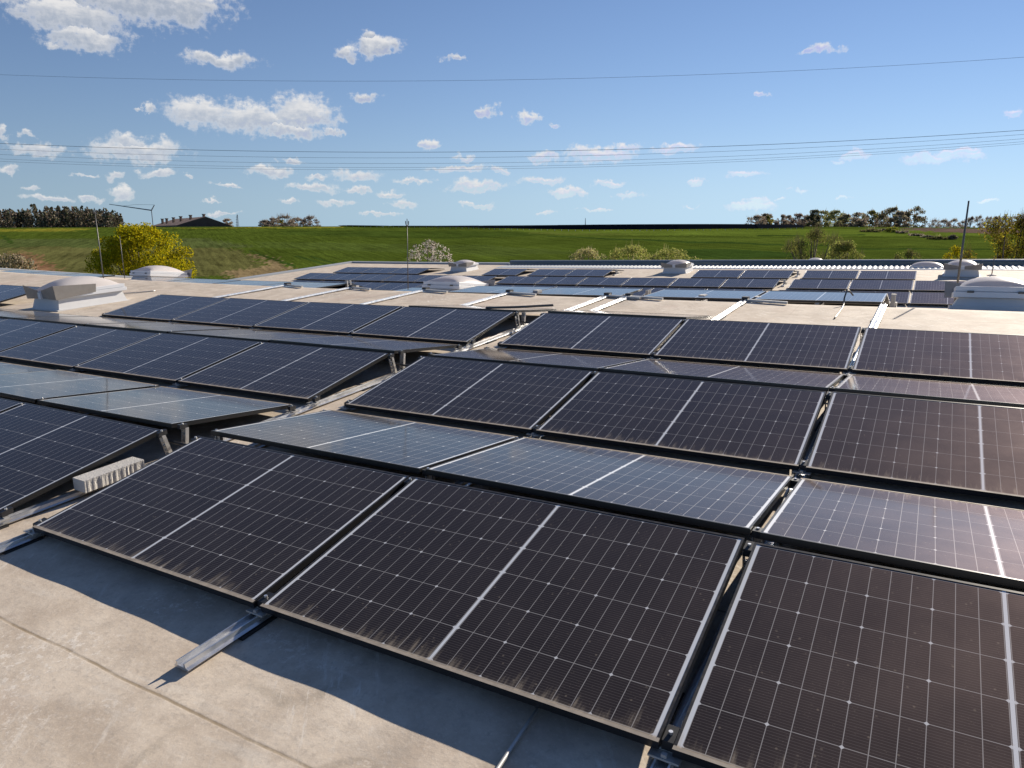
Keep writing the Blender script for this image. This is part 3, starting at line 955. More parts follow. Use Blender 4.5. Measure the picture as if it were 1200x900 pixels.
rz = roof_near
cable([(-0.55, 1.15, rz(-.55, 1.15) + .16), (-0.36, 1.17, rz(-.36, 1.17) + .13), (-0.2, 1.2, rz(-.2, 1.2) + .12), (-0.02, 1.22, rz(0, 1.22) + .14), (0.2, 1.2, rz(.2, 1.2) + .17)],
      0.011, "black cable crossing the walkway behind the concrete block, nearest row", group='black cables crossing the walkway')
cable([(-0.6, 3.66, rz(-.6, 3.66) + .18), (-0.38, 3.68, rz(-.38, 3.68) + .13), (-0.2, 3.7, rz(-.2, 3.7) + .12), (0.1, 3.72, rz(.1, 3.72) + .16)],
      0.011, "black cable sagging across the walkway at the second row", group='black cables crossing the walkway')
cable([(-0.7, 6.2, rz(-.7, 6.2) + .16), (-0.38, 6.2, rz(-.38, 6.2) + .11), (-0.2, 6.22, rz(-.2, 6.22) + .10), (0.1, 6.22, rz(.1, 6.22) + .14)],
      0.011, "black cable sagging across the walkway at the third row", group='black cables crossing the walkway')
cable([(-1.0, 6.33, rz(-1, 6.33) + .245), (-0.6, 6.42, rz(-.6, 6.42) + .255), (-0.3, 6.52, rz(-.3, 6.52) + .265), (-0.12, 6.6, rz(-.12, 6.6) + .27)],
      0.017, "straight dark conduit bridging the walkway at the top of third row", 'conduit', 'conduit', 'rodsteel')
cable([(3.19, -0.62, rz(3.19, -.62) + .012), (3.17, -0.35, rz(3.17, -.35) + .012), (3.155, -0.1, rz(3.15, -.1) + .014), (3.14, 0.3, rz(3.14, .3) + .014), (3.13, 0.8, rz(3.1, .8) + .014)],
      0.008, "thin grey conductor running out from under the nearest panels at bottom", 'conductor wire', 'conductor', 'alu_dull')
cable([(3.15, 7.94, rz(3.15, 7.94) + .012), (3.15, 8.4, rz(3.15, 8.4) + .012), (3.14, 8.95, rz(3.14, 8.95) + .014), (3.13, 9.1, rz(3.13, 9.1) + .10), (3.15, 9.25, rz(3.15, 9.2) + .18), (3.22, 9.3, rz(3.2, 9.3) + .10)],
      0.011, "dark conductor hooking up onto the flat blue panels right of the walkway", 'conductor wire', 'conductor', 'rodsteel')
cable([(-11.3, 6.9, rz(-11.3, 6.9) + .02), (-10.8, 7.0, rz(-10.8, 7.0) + .02), (-10.4, 7.3, rz(-10.4, 7.3) + .02), (-10.2, 7.7, rz(-10.2, 7.7) + .015)],
      0.012, "grey conductor on the roof at the foot of the left leaning rod", 'conductor wire', 'conductor', 'alu_dull')


# ------------------------------------------------------------------ skylights
def dome_mesh(w2, l2, z0_, rise, p=2.2):
    b_ = MB()
    N_ = 22
    for j in range(N_ + 1):
        for i in range(N_ + 1):
            a_, c_ = -1 + 2 * i / N_, -1 + 2 * j / N_
            h_ = ((1 - abs(a_) ** p) * (1 - abs(c_) ** p)) ** 0.62
            b_.v.append((a_ * w2, c_ * l2, z0_ + rise * h_))
    for j in range(N_):
        for i in range(N_):
            q = j * (N_ + 1) + i
            b_.f.append((q, q + 1, q + N_ + 2, q + N_ + 1))
    return b_


def plate(pts, th, outward):
    """thin sheet-metal plate with real thickness"""
    o_ = Vector(outward).normalized() * th
    b_ = MB()
    f = [Vector(p) for p in pts]
    g = [p + o_ for p in f]
    nq = len(f)
    b_.v = [tuple(p) for p in f + g]
    b_.f = [tuple(reversed(range(nq))), tuple(range(nq, 2 * nq))] + [(i, (i + 1) % nq, nq + (i + 1) % nq, nq + i) for i in range(nq)]
    return b_


def skylight(x0, x1, y0, y1, label, curb_h, fl_h, rise, style, zbase=None):
    cx_, cy_ = (x0 + x1) / 2, (y0 + y1) / 2
    z_ = roof_z(cx_, cy_) if zbase is None else zbase
    t = empty('roof_skylight', label, 'skylight', (cx_, cy_, z_), 'dome skylights on the roof')
    t.rotation_euler = (math.atan((roof_z(cx_, cy_ + .4) - roof_z(cx_, cy_ - .4)) / .8) * 0.8, -math.atan(0.025), 0)
    a_, l_ = (x1 - x0) / 2, (y1 - y0) / 2
    c_ = MB()
    ins = 0.05
    fl_ = 0.05
    c_.hexa([(-a_ - fl_, -l_ - fl_, -0.06), (a_ + fl_, -l_ - fl_, -0.06), (a_ + fl_, l_ + fl_, -0.06), (-a_ - fl_, l_ + fl_, -0.06)],
            [(-a_ - fl_, -l_ - fl_, 0.004), (a_ + fl_, -l_ - fl_, 0.004), (a_ + fl_, l_ + fl_, 0.004), (-a_ - fl_, l_ + fl_, 0.004)])
    c_.hexa([(-a_, -l_, 0.004), (a_, -l_, 0.004), (a_, l_, 0.004), (-a_, l_, 0.004)],
            [(-a_ + ins, -l_ + ins, curb_h), (a_ - ins, -l_ + ins, curb_h), (a_ - ins, l_ - ins, curb_h), (-a_ + ins, l_ - ins, curb_h)])
    c_.build('curb', M['curb'], t)
    fm_ = MB()
    e_ = 0.02
    lay = [(curb_h + 0.002, curb_h + fl_h * 0.52, 0.0), (curb_h + fl_h * 0.56, curb_h + fl_h, 0.022)]
    for (za, zb_, i_) in lay:
        fm_.box(-a_ - e_ + i_, a_ + e_ - i_, -l_ - e_ + i_, l_ + e_ - i_, za, zb_)
    fm_.box(-a_ + .03, a_ - .03, -l_ + .03, l_ - .03, curb_h + fl_h * 0.5, curb_h + fl_h * 0.58)
    bevel(fm_.build('flange', M['flange'], t), 0.006)
    dome_mesh(a_ - 0.05, l_ - 0.05, curb_h + fl_h + 0.002, rise).build('dome', M['dome'], t, True)
    zt = curb_h + fl_h
    if style == 'latch':
        for q in (-0.62 * a_, 0.62 * a_):
            lb = MB()
            lb.box(q - 0.04, q + 0.04, -l_ - e_ - 0.014, -l_ - e_ - 0.002, curb_h + fl_h * 0.42, curb_h + fl_h * 0.62)
            bevel(lb.build('latch', M['rodsteel'], t), 0.004)
        # butterfly deflector on the far side
        for sgn in (-1, 1):
            xi, xo = sgn * 0.10 * a_, sgn * (a_ + 0.11)
            yb = l_ + e_ + 0.01
            p_ = [(xi, yb, curb_h + .03), (xo, yb, curb_h + .0), (xo * 1.02, yb + .04, zt + 0.10), (xi, yb + .03, zt + 0.02)]
            plate(p_, 0.004, (0, 1, 0)).build('wind_deflector', M['sheet'], t)
    else:
        # butterfly deflector towards the near side with a bracket in its notch, and a plate along the right side
        yb = -l_ - e_ - 0.01
        for sgn in (-1, 1):
            xi, xo = sgn * 0.12 * a_, sgn * (a_ + e_ + 0.02)
            p_ = [(xi, yb, curb_h + .01), (xo, yb, curb_h - .01), (xo + sgn * .015, yb - .03, zt + 0.12), (xi, yb - .015, zt + 0.025)]
            plate(p_, 0.004, (0, -1, 0)).build('wind_deflector', M['sheet'], t)
        bk = MB()
        bk.box(-0.10 * a_, 0.10 * a_, yb - 0.035, yb - 0.006, curb_h + .0, curb_h + 0.12)
        bk.build('bracket', M['flange'], t)
        xb = a_ + e_ + 0.01
        p_ = [(xb, yb, curb_h - .01), (xb, l_ * 0.08, curb_h + .05), (xb + .025, l_ * 0.10, zt + 0.07), (xb + .03, yb - .03, zt + 0.12)]
        plate(p_, 0.004, (1, 0, 0)).build('wind_deflector', M['sheet'], t)
    return t


skylight(4.45, 5.37, 9.62, 10.75, "low white skylight with broad pale dome at the right edge, beside the thick rod", 0.115, 0.15, 0.15, 'latch', 0.545)
skylight(-5.50, -4.55, 10.9, 12.1, "low white skylight with pinkish dome behind the flat panels, right of the middle rod", 0.12, 0.15, 0.15, 'latch', 0.085)
skylight(-16.25, -15.3, 11.0, 12.2, "low white skylight with shiny dome in front of the yellow bush", 0.13, 0.15, 0.17, 'latch', -0.07)
skylight(-10.46, -9.56, 5.34, 6.66, "nearest-left white skylight with grey wind deflectors, alone on the bare roof", 0.20, 0.13, 0.20, 'half')
skylight(-16.70, -15.72, 28.0, 29.1, "small distant skylight with deflectors in front of the white blossom tree", 0.24, 0.09, 0.18, 'bow')
skylight(-5.79, -4.79, 28.0, 29.1, "small distant skylight with deflectors at middle of the far corrugated edge", 0.24, 0.09, 0.18, 'bow')
skylight(4.47, 5.51, 27.7, 28.8, "distant skylight with brown deflectors, right behind the thick rod", 0.24, 0.09, 0.18, 'bow')

# two small plain domes by the corrugated edge
for (x0, x1, yq, zq, hgt_, lab) in ((3.35, 4.45, 30.2, -0.10, 0.17, "small plain white dome on the corrugated strip, left of the right distant skylight"),
                                   (-0.85, -0.25, 33.2, -0.16, 0.12, "tiny white dome peeping over the dark fascia below the round tree")):
    t = empty('dome_light', lab, 'dome light', ((x0 + x1) / 2, yq + 0.4, zq), 'small plain domes at the far edge')
    dome_mesh((x1 - x0) / 2, 0.4, 0.05, hgt_).build('dome', M['dome'], t, True)
    r_ = MB()
    r_.box(-(x1 - x0) / 2 - 0.03, (x1 - x0) / 2 + 0.03, -0.43, 0.43, -0.6, 0.05)
    r_.build('rim', M['flange'], t)


# ------------------------------------------------------------------ lightning rods
def rod(x_, y_, top, r, label, lean=(0, 0), tip=False, foot=True):
    zb_ = roof_z(x_, y_)
    t = empty('lightning_rod', label, 'lightning rod', (x_, y_, zb_), 'lightning rods on the roof')
    H_ = top - zb_
    b_ = MB()
    b_.tube([(0, 0, 0.03), (lean[0] * .5, lean[1] * .5, H_ * .5), (lean[0], lean[1], H_)], [r, r * .95, r * .7], 8)
    b_.build('rod', M['rodsteel'], t, True)
    if foot:
        f_ = MB()
        f_.tube([(0, 0, -0.02), (0, 0, 0.015), (0, 0, 0.04)], [0.15, 0.14, 0.05], 16)
        f_.build('foot', M['concrete'], t, False)
    if tip:
        g_ = MB()
        for a_ in range(4):
            d_ = Vector((math.cos(a_ * math.pi / 2), math.sin(a_ * math.pi / 2), 0)) * 0.035
            g_.tube([(lean[0], lean[1], H_ - 0.06), (lean[0] + d_.x, lean[1] + d_.y, H_ - 0.02), (lean[0] + d_.x * 1.1, lean[1] + d_.y * 1.1, H_ + 0.04)], 0.006, 5)
        g_.tube([(lean[0], lean[1], H_ - 0.01), (lean[0], lean[1], H_ + 0.08)], 0.007, 5)
        g_.build('fork_tip', M['rodsteel'], t)
    return t


rod(4.50, 11.4, 2.01, 0.017, "thick dark rod standing beside the right-hand low skylight", tip=False)
rod(-4.46, 9.06, 1.66, 0.0085, "thin rod with forked tip in the middle, before the green field", lean=(0.02, 0.01), tip=True, foot=False)
rod(-10.95, 7.06, 1.88, 0.012, "leaning grey rod at left in front of the yellow bush", lean=(-0.05, 0.02), tip=True)
rod(-16.45, 10.95, 1.25, 0.011, "thin upright rod in front of the yellow bush, left of its skylight", foot=False)
rod(5.88, 28.1, 0.46, 0.016, "short thin rod by the corrugated edge, right of the distant skylight", foot=True)


# ------------------------------------------------------------------ ground
def ground_z(r_):
    if r_ < 60:
        return -8.5
    if r_ < 350:
        return -8.5 + 6.6 * (r_ - 60) / 290
    if r_ < 2250:
        return -1.9 - (r_ - 350) * 0.022
    return -43.7 - (r_ - 2250) * 0.01


def inpoly(x_, y_, poly):
    c_ = False
    j = len(poly) - 1
    for i in range(len(poly)):
        if (poly[i][1] > y_) != (poly[j][1] > y_) and x_ < (poly[j][0] - poly[i][0]) * (y_ - poly[i][1]) / (poly[j][1] - poly[i][1]) + poly[i][0]:
            c_ = not c_
        j = i
    return c_


def on_ground(px_, py_):
    """the point of the hillside seen in that direction"""
    D = pix_ray(px_, py_)
    h_ = math.hypot(D.x, D.y)
    sl = D.z / h_
    r_ = (CAM.z + 8.5 + 6.6 * 60 / 290) / (6.6 / 290 - sl)
    r_ = max(40, min(r_, 349))
    return Vector((CAM.x + D.x / h_ * r_, CAM.y + D.y / h_ * r_, ground_z(r_)))


GREEN, GREEN2, OLIVE, SOIL, TAN, YEL, DARKG, PLOUGH, MEADOW = (0.061, 0.088, 0.013), (0.096, 0.136, 0.020), (0.105, 0.105, 0.036), (0.22, 0.125, 0.07), \
    (0.22, 0.165, 0.085), (0.17, 0.165, 0.022), (0.035, 0.062, 0.012), (0.135, 0.095, 0.075), (0.072, 0.092, 0.028)


def P2(pts):
    return [tuple(on_ground(*p)[:2]) for p in pts]


REG = [  # colour, softness is by noise; polygons live on the ground
    (GREEN2, P2([(560, 266), (1300, 266), (1300, 276), (1010, 277), (760, 276), (660, 274), (600, 271)])),
    ((0.074, 0.105, 0.016), P2([(620, 277), (1300, 279), (1300, 290), (1000, 288), (780, 281.6)])),
    ((0.092, 0.118, 0.022), P2([(640, 272), (760, 275), (690, 275.6), (600, 273.5)])),
    ((0.048, 0.074, 0.012), P2([(330, 270), (600, 271), (640, 276), (520, 280), (330, 275)])),
    ((0.066, 0.094, 0.018), P2([(300, 283), (560, 287), (700, 296), (600, 300), (300, 290)])),
    (YEL, P2([(-200, 264), (400, 265.6), (400, 267.2), (120, 267.5), (80, 271), (0, 271.5), (-200, 271)])),
    (OLIVE, P2([(-200, 288), (60, 286), (120, 290), (240, 284), (262, 288), (300, 300), (330, 322), (-200, 330)])),
    (MEADOW, P2([(-200, 279), (110, 280), (240, 279), (300, 290), (262, 290), (120, 292), (60, 289), (-200, 291)])),
    (SOIL, P2([(22, 294), (34, 297), (52, 306), (72, 322), (30, 330), (36, 312), (20, 300)])),
    (TAN, P2([(296, 297), (305, 297), (325, 306), (350, 318), (330, 326), (270, 326), (262, 318), (305, 313), (312, 307)])),
    (GREEN, P2([(296, 303), (300, 302), (318, 310), (312, 311)])),
    (PLOUGH, P2([(1052, 267), (1300, 266), (1300, 273), (1150, 274), (1100, 272), (1060, 269)])),
    (DARKG, P2([(0, 276), (4, 276), (17, 284), (12, 286)])),
    (DARKG, P2([(292, 294), (294, 293), (348, 312), (344, 314)])),
    (DARKG, P2([(345, 301), (347, 300), (392, 311), (389, 313)])),
    (DARKG, P2([(362, 301), (364, 300), (402, 309), (400, 311)])),
    (DARKG, P2([(640, 276), (780, 281.6), (1000, 288), (1000, 289.6), (780, 283.4), (640, 277)])),
    (DARKG, P2([(888, 275.6), (942, 275.6), (942, 276.8), (888, 276.8)])),
    (DARKG, P2([(985, 275), (1015, 275), (1015, 276), (985, 276)])),
    (DARKG, P2([(1005, 290.8), (1160, 291.4), (1160, 292.8), (1005, 292.4)])),
    (DARKG, P2([(800, 292), (860, 292), (940, 297), (940, 303), (800, 303)])),
]
angs = []
a0_ = math.atan2(pix_ray(-260, 265).x, pix_ray(-260, 265).y)
a1_ = math.atan2(pix_ray(1460, 265).x, pix_ray(1460, 265).y)
q = a0_
while q < a1_:
    angs.append(q)
    q += R(0.16)
while q < a0_ + 2 * math.pi - 0.02:
    angs.append(q)
    q += R(5)
rads = [0.01, 30, 60]
r_ = 62.0
while r_ < 350:
    rads.append(r_)
    r_ *= 1.0105
rads += [350, 356, 365, 380, 420, 500, 650, 900, 1300, 2000, 2250, 4000, 9000]
gb = MB()
gcol = []
nrng = random.Random(3)
for r_ in rads:
    for a_ in angs:
        x_, y_ = CAM.x + math.sin(a_) * r_, CAM.y + math.cos(a_) * r_
        z_ = ground_z(r_)
        if 60 < r_ < 345:
            z_ += 0.12 * math.sin(a_ * 60) * math.sin(r_ * 0.05)
        gb.v.append((x_, y_, z_))
        c_ = GREEN
        if 60 < r_ < 352 and a0_ <= a_ <= a1_:
            jx, jy = x_ + nrng.gauss(0, 0.006) * r_, y_ + nrng.gauss(0, 0.006) * r_
            for (cc_, poly) in REG:
                thin_ = cc_ is DARKG
                if inpoly(x_ if thin_ else jx, y_ if thin_ else jy, poly):
                    c_ = cc_
        gcol.append(c_)
gb.c = gcol
NA = len(angs)
for j in range(len(rads) - 1):
    for i in range(NA):
        i2 = (i + 1) % NA
        gb.f.append((j * NA + i, (j + 1) * NA + i, (j + 1) * NA + i2, j * NA + i2))
g = gb.build('ground', M['field'], None, True)
tag(g, "green crop field rising to a low horizon, with olive margins and bare soil", kind='structure')


# ------------------------------------------------------------------ vegetation
def jit(c_, rg, a_=0.25):
    k_ = 1 + rg.uniform(-a_, a_)
    return tuple(max(0.002, x_ * k_ * (1 + rg.uniform(-0.08, 0.08))) for x_ in c_)


def rvec(rg):
    while True:
        v_ = Vector((rg.uniform(-1, 1), rg.uniform(-1, 1), rg.uniform(-1, 1)))
        if 0.05 < v_.length < 1:
            return v_


def leafq(mb, p, s_, rg, col, aspect=1.0):
    n_ = rvec(rg).normalized()
    a_ = n_.orthogonal().normalized() * s_ * aspect
    b_ = n_.cross(a_).normalized() * s_
    mb.face([p - a_ * .5 - b_ * .5, p + a_ * .5 - b_ * .3, p + a_ * .4 + b_ * .5, p - a_ * .5 + b_ * .4], col)


def place(px_, r_, pyb=None):
    """ground spot in a compass direction at distance r_"""
    D = pix_ray(px_, 265)
    h_ = math.hypot(D.x, D.y)
    return Vector((CAM.x + D.x / h_ * r_, CAM.y + D.y / h_ * r_, ground_z(r_)))


def px2m(r_, n_=1.0):
    return n_ * r_ / F_PX


def z_at(py_, r_):
    return CAM.z - (py_ - 256.0) / F_PX * r_


def tree(name, label, cat, group, px_, r_, top, wpx, cols_, nl, ls, seed, trunk=0.35, clumps=26, gap=0.5, low=0.25, twig=0, shape='round', trunk_r=None, upright=0.0, ch=None):
    """trunk with limbs and a crown of many small leaves gathered in clumps; `low` = crown base as a share of the height"""
    rg = random.Random(seed)
    base = place(px_, r_)
    H_ = z_at(top, r_) - base.z
    Wd = px2m(r_, wpx) / 2
    if ch:
        low = max(0.02, 1 - px2m(r_, ch) / H_)
    t = empty(name, label, cat, base, group)
    tr = MB()
    tr0 = trunk_r or max(0.10, H_ * 0.016)
    zc = H_ * (low + (1 - low) * 0.5)
    hv = H_ * (1 - low) * 0.5
    fork = H_ * max(trunk * 0.6, 0.05)
    tr.tube([(0, 0, -0.3), (rg.uniform(-.1, .1), rg.uniform(-.1, .1), fork), (rg.uniform(-.3, .3) * Wd * .3, rg.uniform(-.2, .2), H_ * 0.72)], [tr0 * 1.3, tr0, tr0 * 0.25], 7)
    cen = []
    rad_c = gap * Wd * 0.62
    rad_z = rad_c * 0.85 * (hv / Wd if hv < Wd else 1.0)
    for i in range(clumps):
        while True:
            v_ = rvec(rg)
            v_ = v_.normalized() * (v_.length ** 0.45)
            if shape == 'fan' and v_.z < -0.75 and rg.random() < 0.7:
                continue
            break
        e_ = 1.0 if v_.z > -0.2 else (1.0 if shape == 'bush' else 0.75)
        if i < 3:
            v_ = Vector((rg.uniform(-.25, .25), rg.uniform(-.25, .25), 0.97 - 0.04 * i))
            e_ = 1.0
        if shape == 'bush' and i >= 3:
            z2 = -1 + 1.97 * rg.random() ** (1.35 if r_ > 200 else 1.0)
            pr_ = math.sqrt(1 - max(0.0, z2) ** 2) * (1.0 if z2 > -0.5 else 0.92) * rg.random() ** 0.38
            th_ = rg.uniform(0, 6.2832)
            v_ = Vector((pr_ * math.cos(th_), pr_ * math.sin(th_), z2))
            e_ = 1.0
        p_ = Vector((v_.x * (Wd - rad_c * 0.55) * e_, v_.y * (Wd - rad_c * 0.55) * e_, zc + v_.z * (hv - rad_z * 0.5)))
        cen.append((p_, rg.uniform(0.75, 1.25)))
        if i < (18 if r_ < 120 else 9):
            st_ = Vector((0, 0, fork * rg.uniform(0.7, 1.2)))
            mid_ = st_.lerp(p_, 0.5) + Vector((rg.uniform(-.1, .1), rg.uniform(-.1, .1), 0.12)) * Wd * (0.6 + upright)
            tr.tube([st_, mid_, p_], [tr0 * 0.5, tr0 * 0.3, tr0 * 0.10], 5)
    tr.build('trunk', M['bark'], t, True)
    cr = MB()
    for i in range(nl):
        p_, k_ = cen[rg.randrange(len(cen))]
        o_ = rvec(rg) * rad_c * k_
        o_.z *= 0.85 * hv / Wd if hv < Wd else 1.0
        cbase = cols_[0] if rg.random() < 0.55 else cols_[rg.randrange(len(cols_))]
        leafq(cr, p_ + o_, ls * rg.uniform(0.6, 1.4), rg, jit(cbase, rg, 0.3), rg.uniform(0.5, 1.0))
    for i in range(twig):
        p_, k_ = cen[rg.randrange(len(cen))]
        a_ = p_ + rvec(rg) * rad_c * 0.5
        d_ = (p_ - Vector((0, 0, fork))).normalized() + rvec(rg) * 0.6 + Vector((0, 0, 0.3 + upright))
        b_ = a_ + d_.normalized() * rad_c * rg.uniform(0.5, 1.3)
        wv = Vector((d_.y, -d_.x, 0.2)).normalized() * ls * 0.18
        cr.face([a_ - wv, a_ + wv, b_ + wv * .3, b_ - wv * .3], jit(cols_[-1], rg, 0.2))
    cr.build('crown', M['leaf'], t)
    return t


YG = [(0.42, 0.36, 0.012), (0.52, 0.43, 0.015), (0.26, 0.25, 0.015), (0.12, 0.14, 0.015)]
LG = [(0.28, 0.295, 0.075), (0.35, 0.34, 0.11), (0.21, 0.235, 0.055), (0.40, 0.36, 0.17)]
SPR = [(0.19, 0.195, 0.05), (0.14, 0.155, 0.045), (0.25, 0.245, 0.07), (0.10, 0.085, 0.05)]
WHT = [(0.55, 0.50, 0.44), (0.62, 0.56, 0.50), (0.30, 0.28, 0.20), (0.10, 0.08, 0.06)]
DRY = [(0.36, 0.30, 0.20), (0.28, 0.24, 0.15), (0.42, 0.36, 0.26), (0.14, 0.12, 0.06)]
BARE = [(0.29, 0.24, 0.19), (0.36, 0.30, 0.24), (0.22, 0.185, 0.15), (0.25, 0.21, 0.17)]
PINE = [(0.075, 0.085, 0.052), (0.105, 0.105, 0.066), (0.16, 0.135, 0.095), (0.20, 0.16, 0.12)]
MIXT = [(0.27, 0.28, 0.11), (0.36, 0.35, 0.12), (0.32, 0.28, 0.15), (0.22, 0.225, 0.10)]

tree('yellow_bush', "large rounded bright yellow-green bush standing beyond the left roof edge", 'bush', None, 161, 52, 262.5, 104, YG, 44000, 0.085, 21,
     0.3, 190, 0.30, 0.0, 120, 'bush', ch=90)
tree('yellow_tree', "broad yellow-green budding tree at the right picture edge", 'tree', None, 1186, 52, 257, 82, [(0.24, 0.21, 0.02), (0.30, 0.25, 0.03), (0.14, 0.13, 0.03), (0.09, 0.07, 0.03)], 9000, 0.095, 22,
     0.3, 46, 0.42, 0.12, 2200, 'fan', upright=0.5, ch=84)
tree('yellow_shrub', "small yellow shrub over the fascia, right behind the thick rod", 'shrub', None, 1126, 56, 284, 34, YG[:3] + [(0.10, 0.08, 0.03)], 2600, 0.07, 23, 0.2, 20, 0.5, 0.1, 300, 'bush', ch=44)
for i, (px_, top, wd, nl, lab) in enumerate([(690, 290, 54, 5200, "pale shrub leftmost of three behind the dark fascia"),
                                            (741, 286, 84, 9500, "widest pale green shrub of three behind the dark fascia"),
                                            (789, 290, 72, 7600, "greenest shrub of three, directly behind the middle distant skylight")]):
    tree('budding_shrub', lab, 'shrub', 'shrubs behind the dark fascia', px_, 62, top, wd, LG if i != 0 else [LG[3], LG[1], LG[0], DRY[0]], nl, 0.085, 31 + i, 0.2, 70, 0.32, 0.05, 160, 'bush', ch=[44, 52, 46][i])
tree('budding_tree', "budding tree with dark trunk behind the fascia, olive open crown", 'tree', None, 957, 72, 269, 62, SPR, 5200, 0.085, 41, 0.35, 34, 0.45, 0.2, 900, 'fan', 0.22, ch=46)
tree('budding_shrub', "round olive-yellow shrub touching the budding tree's right side", 'shrub', None, 992, 66, 281, 48, [LG[0], SPR[0], LG[1], SPR[3]], 5600, 0.085, 42, 0.2, 30, 0.45, 0.05, 400, 'bush', ch=46)
tree('budding_shrub', "faint low olive shrub over the fascia, left of the yellow shrub", 'shrub', None, 1068, 66, 288, 32, [SPR[0], GREEN2, SPR[1], SPR[3]], 2400, 0.085, 43, 0.2, 22, 0.5, 0.05, 200, 'bush', ch=34)
tree('blossom_tree', "twiggy white blossom tree behind the left distant skylight", 'tree', None, 503, 46, 279, 54, WHT[:2] + [WHT[2], WHT[3]], 2600, 0.065, 44, 0.3, 190, 0.16, 0.3, 700, 'fan', upright=0.6, ch=52)
tree('blossom_bush', "whitish dry blossom bush at the left picture edge by the flat panels", 'bush', None, 8, 62, 291, 56, DRY, 3200, 0.12, 45, 0.2, 40, 0.4, 0.0, 500, 'bush', ch=56)

# tree group on the right part of the horizon, every crown its own tree
far_trees = [  # px, top, width, colours, label
    (886, 254, 20, BARE, "pale bare tree at the left end of the right-hand horizon trees"),
    (897, 252, 18, [(0.16, 0.15, 0.11), (0.2, 0.18, 0.14), BARE[0], BARE[1]], "greyish tree beside the leftmost bare horizon tree"),
    (899, 254, 12, [(0.20, 0.19, 0.03), (0.25, 0.22, 0.04), (0.12, 0.12, 0.03), BARE[0]], "small yellow-green tree among the leftmost horizon trees"),
    (915, 253, 12, BARE, "slim bare brownish tree left of the pinkish pair on the horizon"),
    (923, 254, 12, [BARE[1], MIXT[1], BARE[0], BARE[2]], "slim brownish-green tree touching the bare slim one on the horizon"),
    (935, 252, 18, [(0.20, 0.15, 0.13), BARE[1], BARE[0], BARE[2]], "pinkish bare tree above the pale embankment on the horizon"),
    (943, 254, 14, BARE, "small brown bare tree left of the tall dark horizon trees"),
    (953, 248, 13, PINE[1:] + MIXT[:1], "dark tall tree at the start of the dense horizon group"),
    (963, 249, 20, [MIXT[0], MIXT[1], BARE[0], BARE[2]], "mixed olive tree just right of the dark tall one on the horizon"),
    (978, 249, 20, MIXT, "rounded olive tree in the middle of the dense horizon group"),
    (991, 253, 16, [MIXT[2], BARE[0], MIXT[0], BARE[2]], "lower brown-olive tree filling the dense horizon group"),
    (1005, 251, 18, [BARE[0], BARE[1], MIXT[0], BARE[2]], "bare grey-brown tree between two olive trees on the horizon"),
    (1019, 249, 18, [(0.15, 0.14, 0.03), MIXT[1], MIXT[0], BARE[0]], "yellowish round tree in the right of the horizon group"),
    (1033, 253, 14, BARE, "small bare tree between the yellowish and the dark horizon trees"),
    (1043, 246, 22, [PINE[2], MIXT[0], BARE[2], MIXT[2]], "tallest dark broad tree near the right end of horizon group"),
    (1054, 250, 16, [BARE[0], BARE[1], BARE[2], MIXT[0]], "brown bare tree against the tallest dark horizon tree"),
    (1071, 245, 19, [(0.13, 0.115, 0.075), BARE[1], MIXT[1], BARE[0]], "tall narrow tree standing free at the right end of horizon group"),
]
for i, (px_, top, wd, cs_, lab) in enumerate(far_trees):
    bare = cs_ is BARE
    tree('horizon_tree', lab, 'tree', 'trees on the right-hand horizon', px_, 430 + (i * 37 % 50), top - 0.5, wd * 1.25, cs_, 1700 if bare else 2300, 0.5 if bare else 0.58, 60 + i, 0.1, 40, 0.42, 0.0,
         300 if bare else 120, 'bush', 0.22, ch=274 - top)
# thin bare trees further right
for i, (px_, top, wd) in enumerate([(1093, 258, 17), (1106, 258, 15), (1117, 257, 14), (1128, 259, 11), (1137, 255, 11), (1147, 254, 13), (1158, 255, 12), (1167, 255, 11),
                                   (1178, 254, 13), (1190, 254, 14), (1201, 254, 14)]):
    tree('bare_tree', f"leafless grey tree on the far right skyline, {ORD[i]} from the left of its row", 'tree', 'leafless trees on the far right skyline', px_, 560 + (i * 53 % 60), top, wd * 1.15,
         BARE, 900, 0.45, 90 + i, 0.1, 26, 0.45, 0.0, 400, 'bush', 0.22, ch=274 - top)
# copse at left of the solar field
for i, (px_, top, wd, cs_, lab) in enumerate([(311, 258.5, 14, BARE, "small bare bush at left end of the copse past the barn"),
                                             (320, 256, 18, BARE, "bare brown tree second in the copse past the barn"),
                                             (334, 253.5, 26, BARE, "widest purple-brown bare tree topping the copse past the barn"),
                                             (330, 258.2, 13, [(0.20, 0.19, 0.02), (0.25, 0.22, 0.03), (0.12, 0.12, 0.02)], "small round yellow-green bush inside the bare copse"),
                                             (349, 256, 18, BARE, "bare greyish tree right of the middle of the copse"),
                                             (364, 254, 20, [(0.17, 0.14, 0.12), BARE[1], BARE[0]], "bare pale tree at right end of the copse, standing taller"),
                                             (267, 257, 13, [(0.36, 0.30, 0.22), (0.3, 0.25, 0.2), BARE[1]], "pale blossoming tree just right of the barn")]):
    tree('copse_tree', lab, 'tree', 'trees of the copse past the barn', px_, 400 + 6 * i, top, wd * 1.15, cs_, 1700, 0.42, 120 + i, 0.1, 36, 0.4, 0.0, 320, 'bush', 0.2, ch=272 - top)
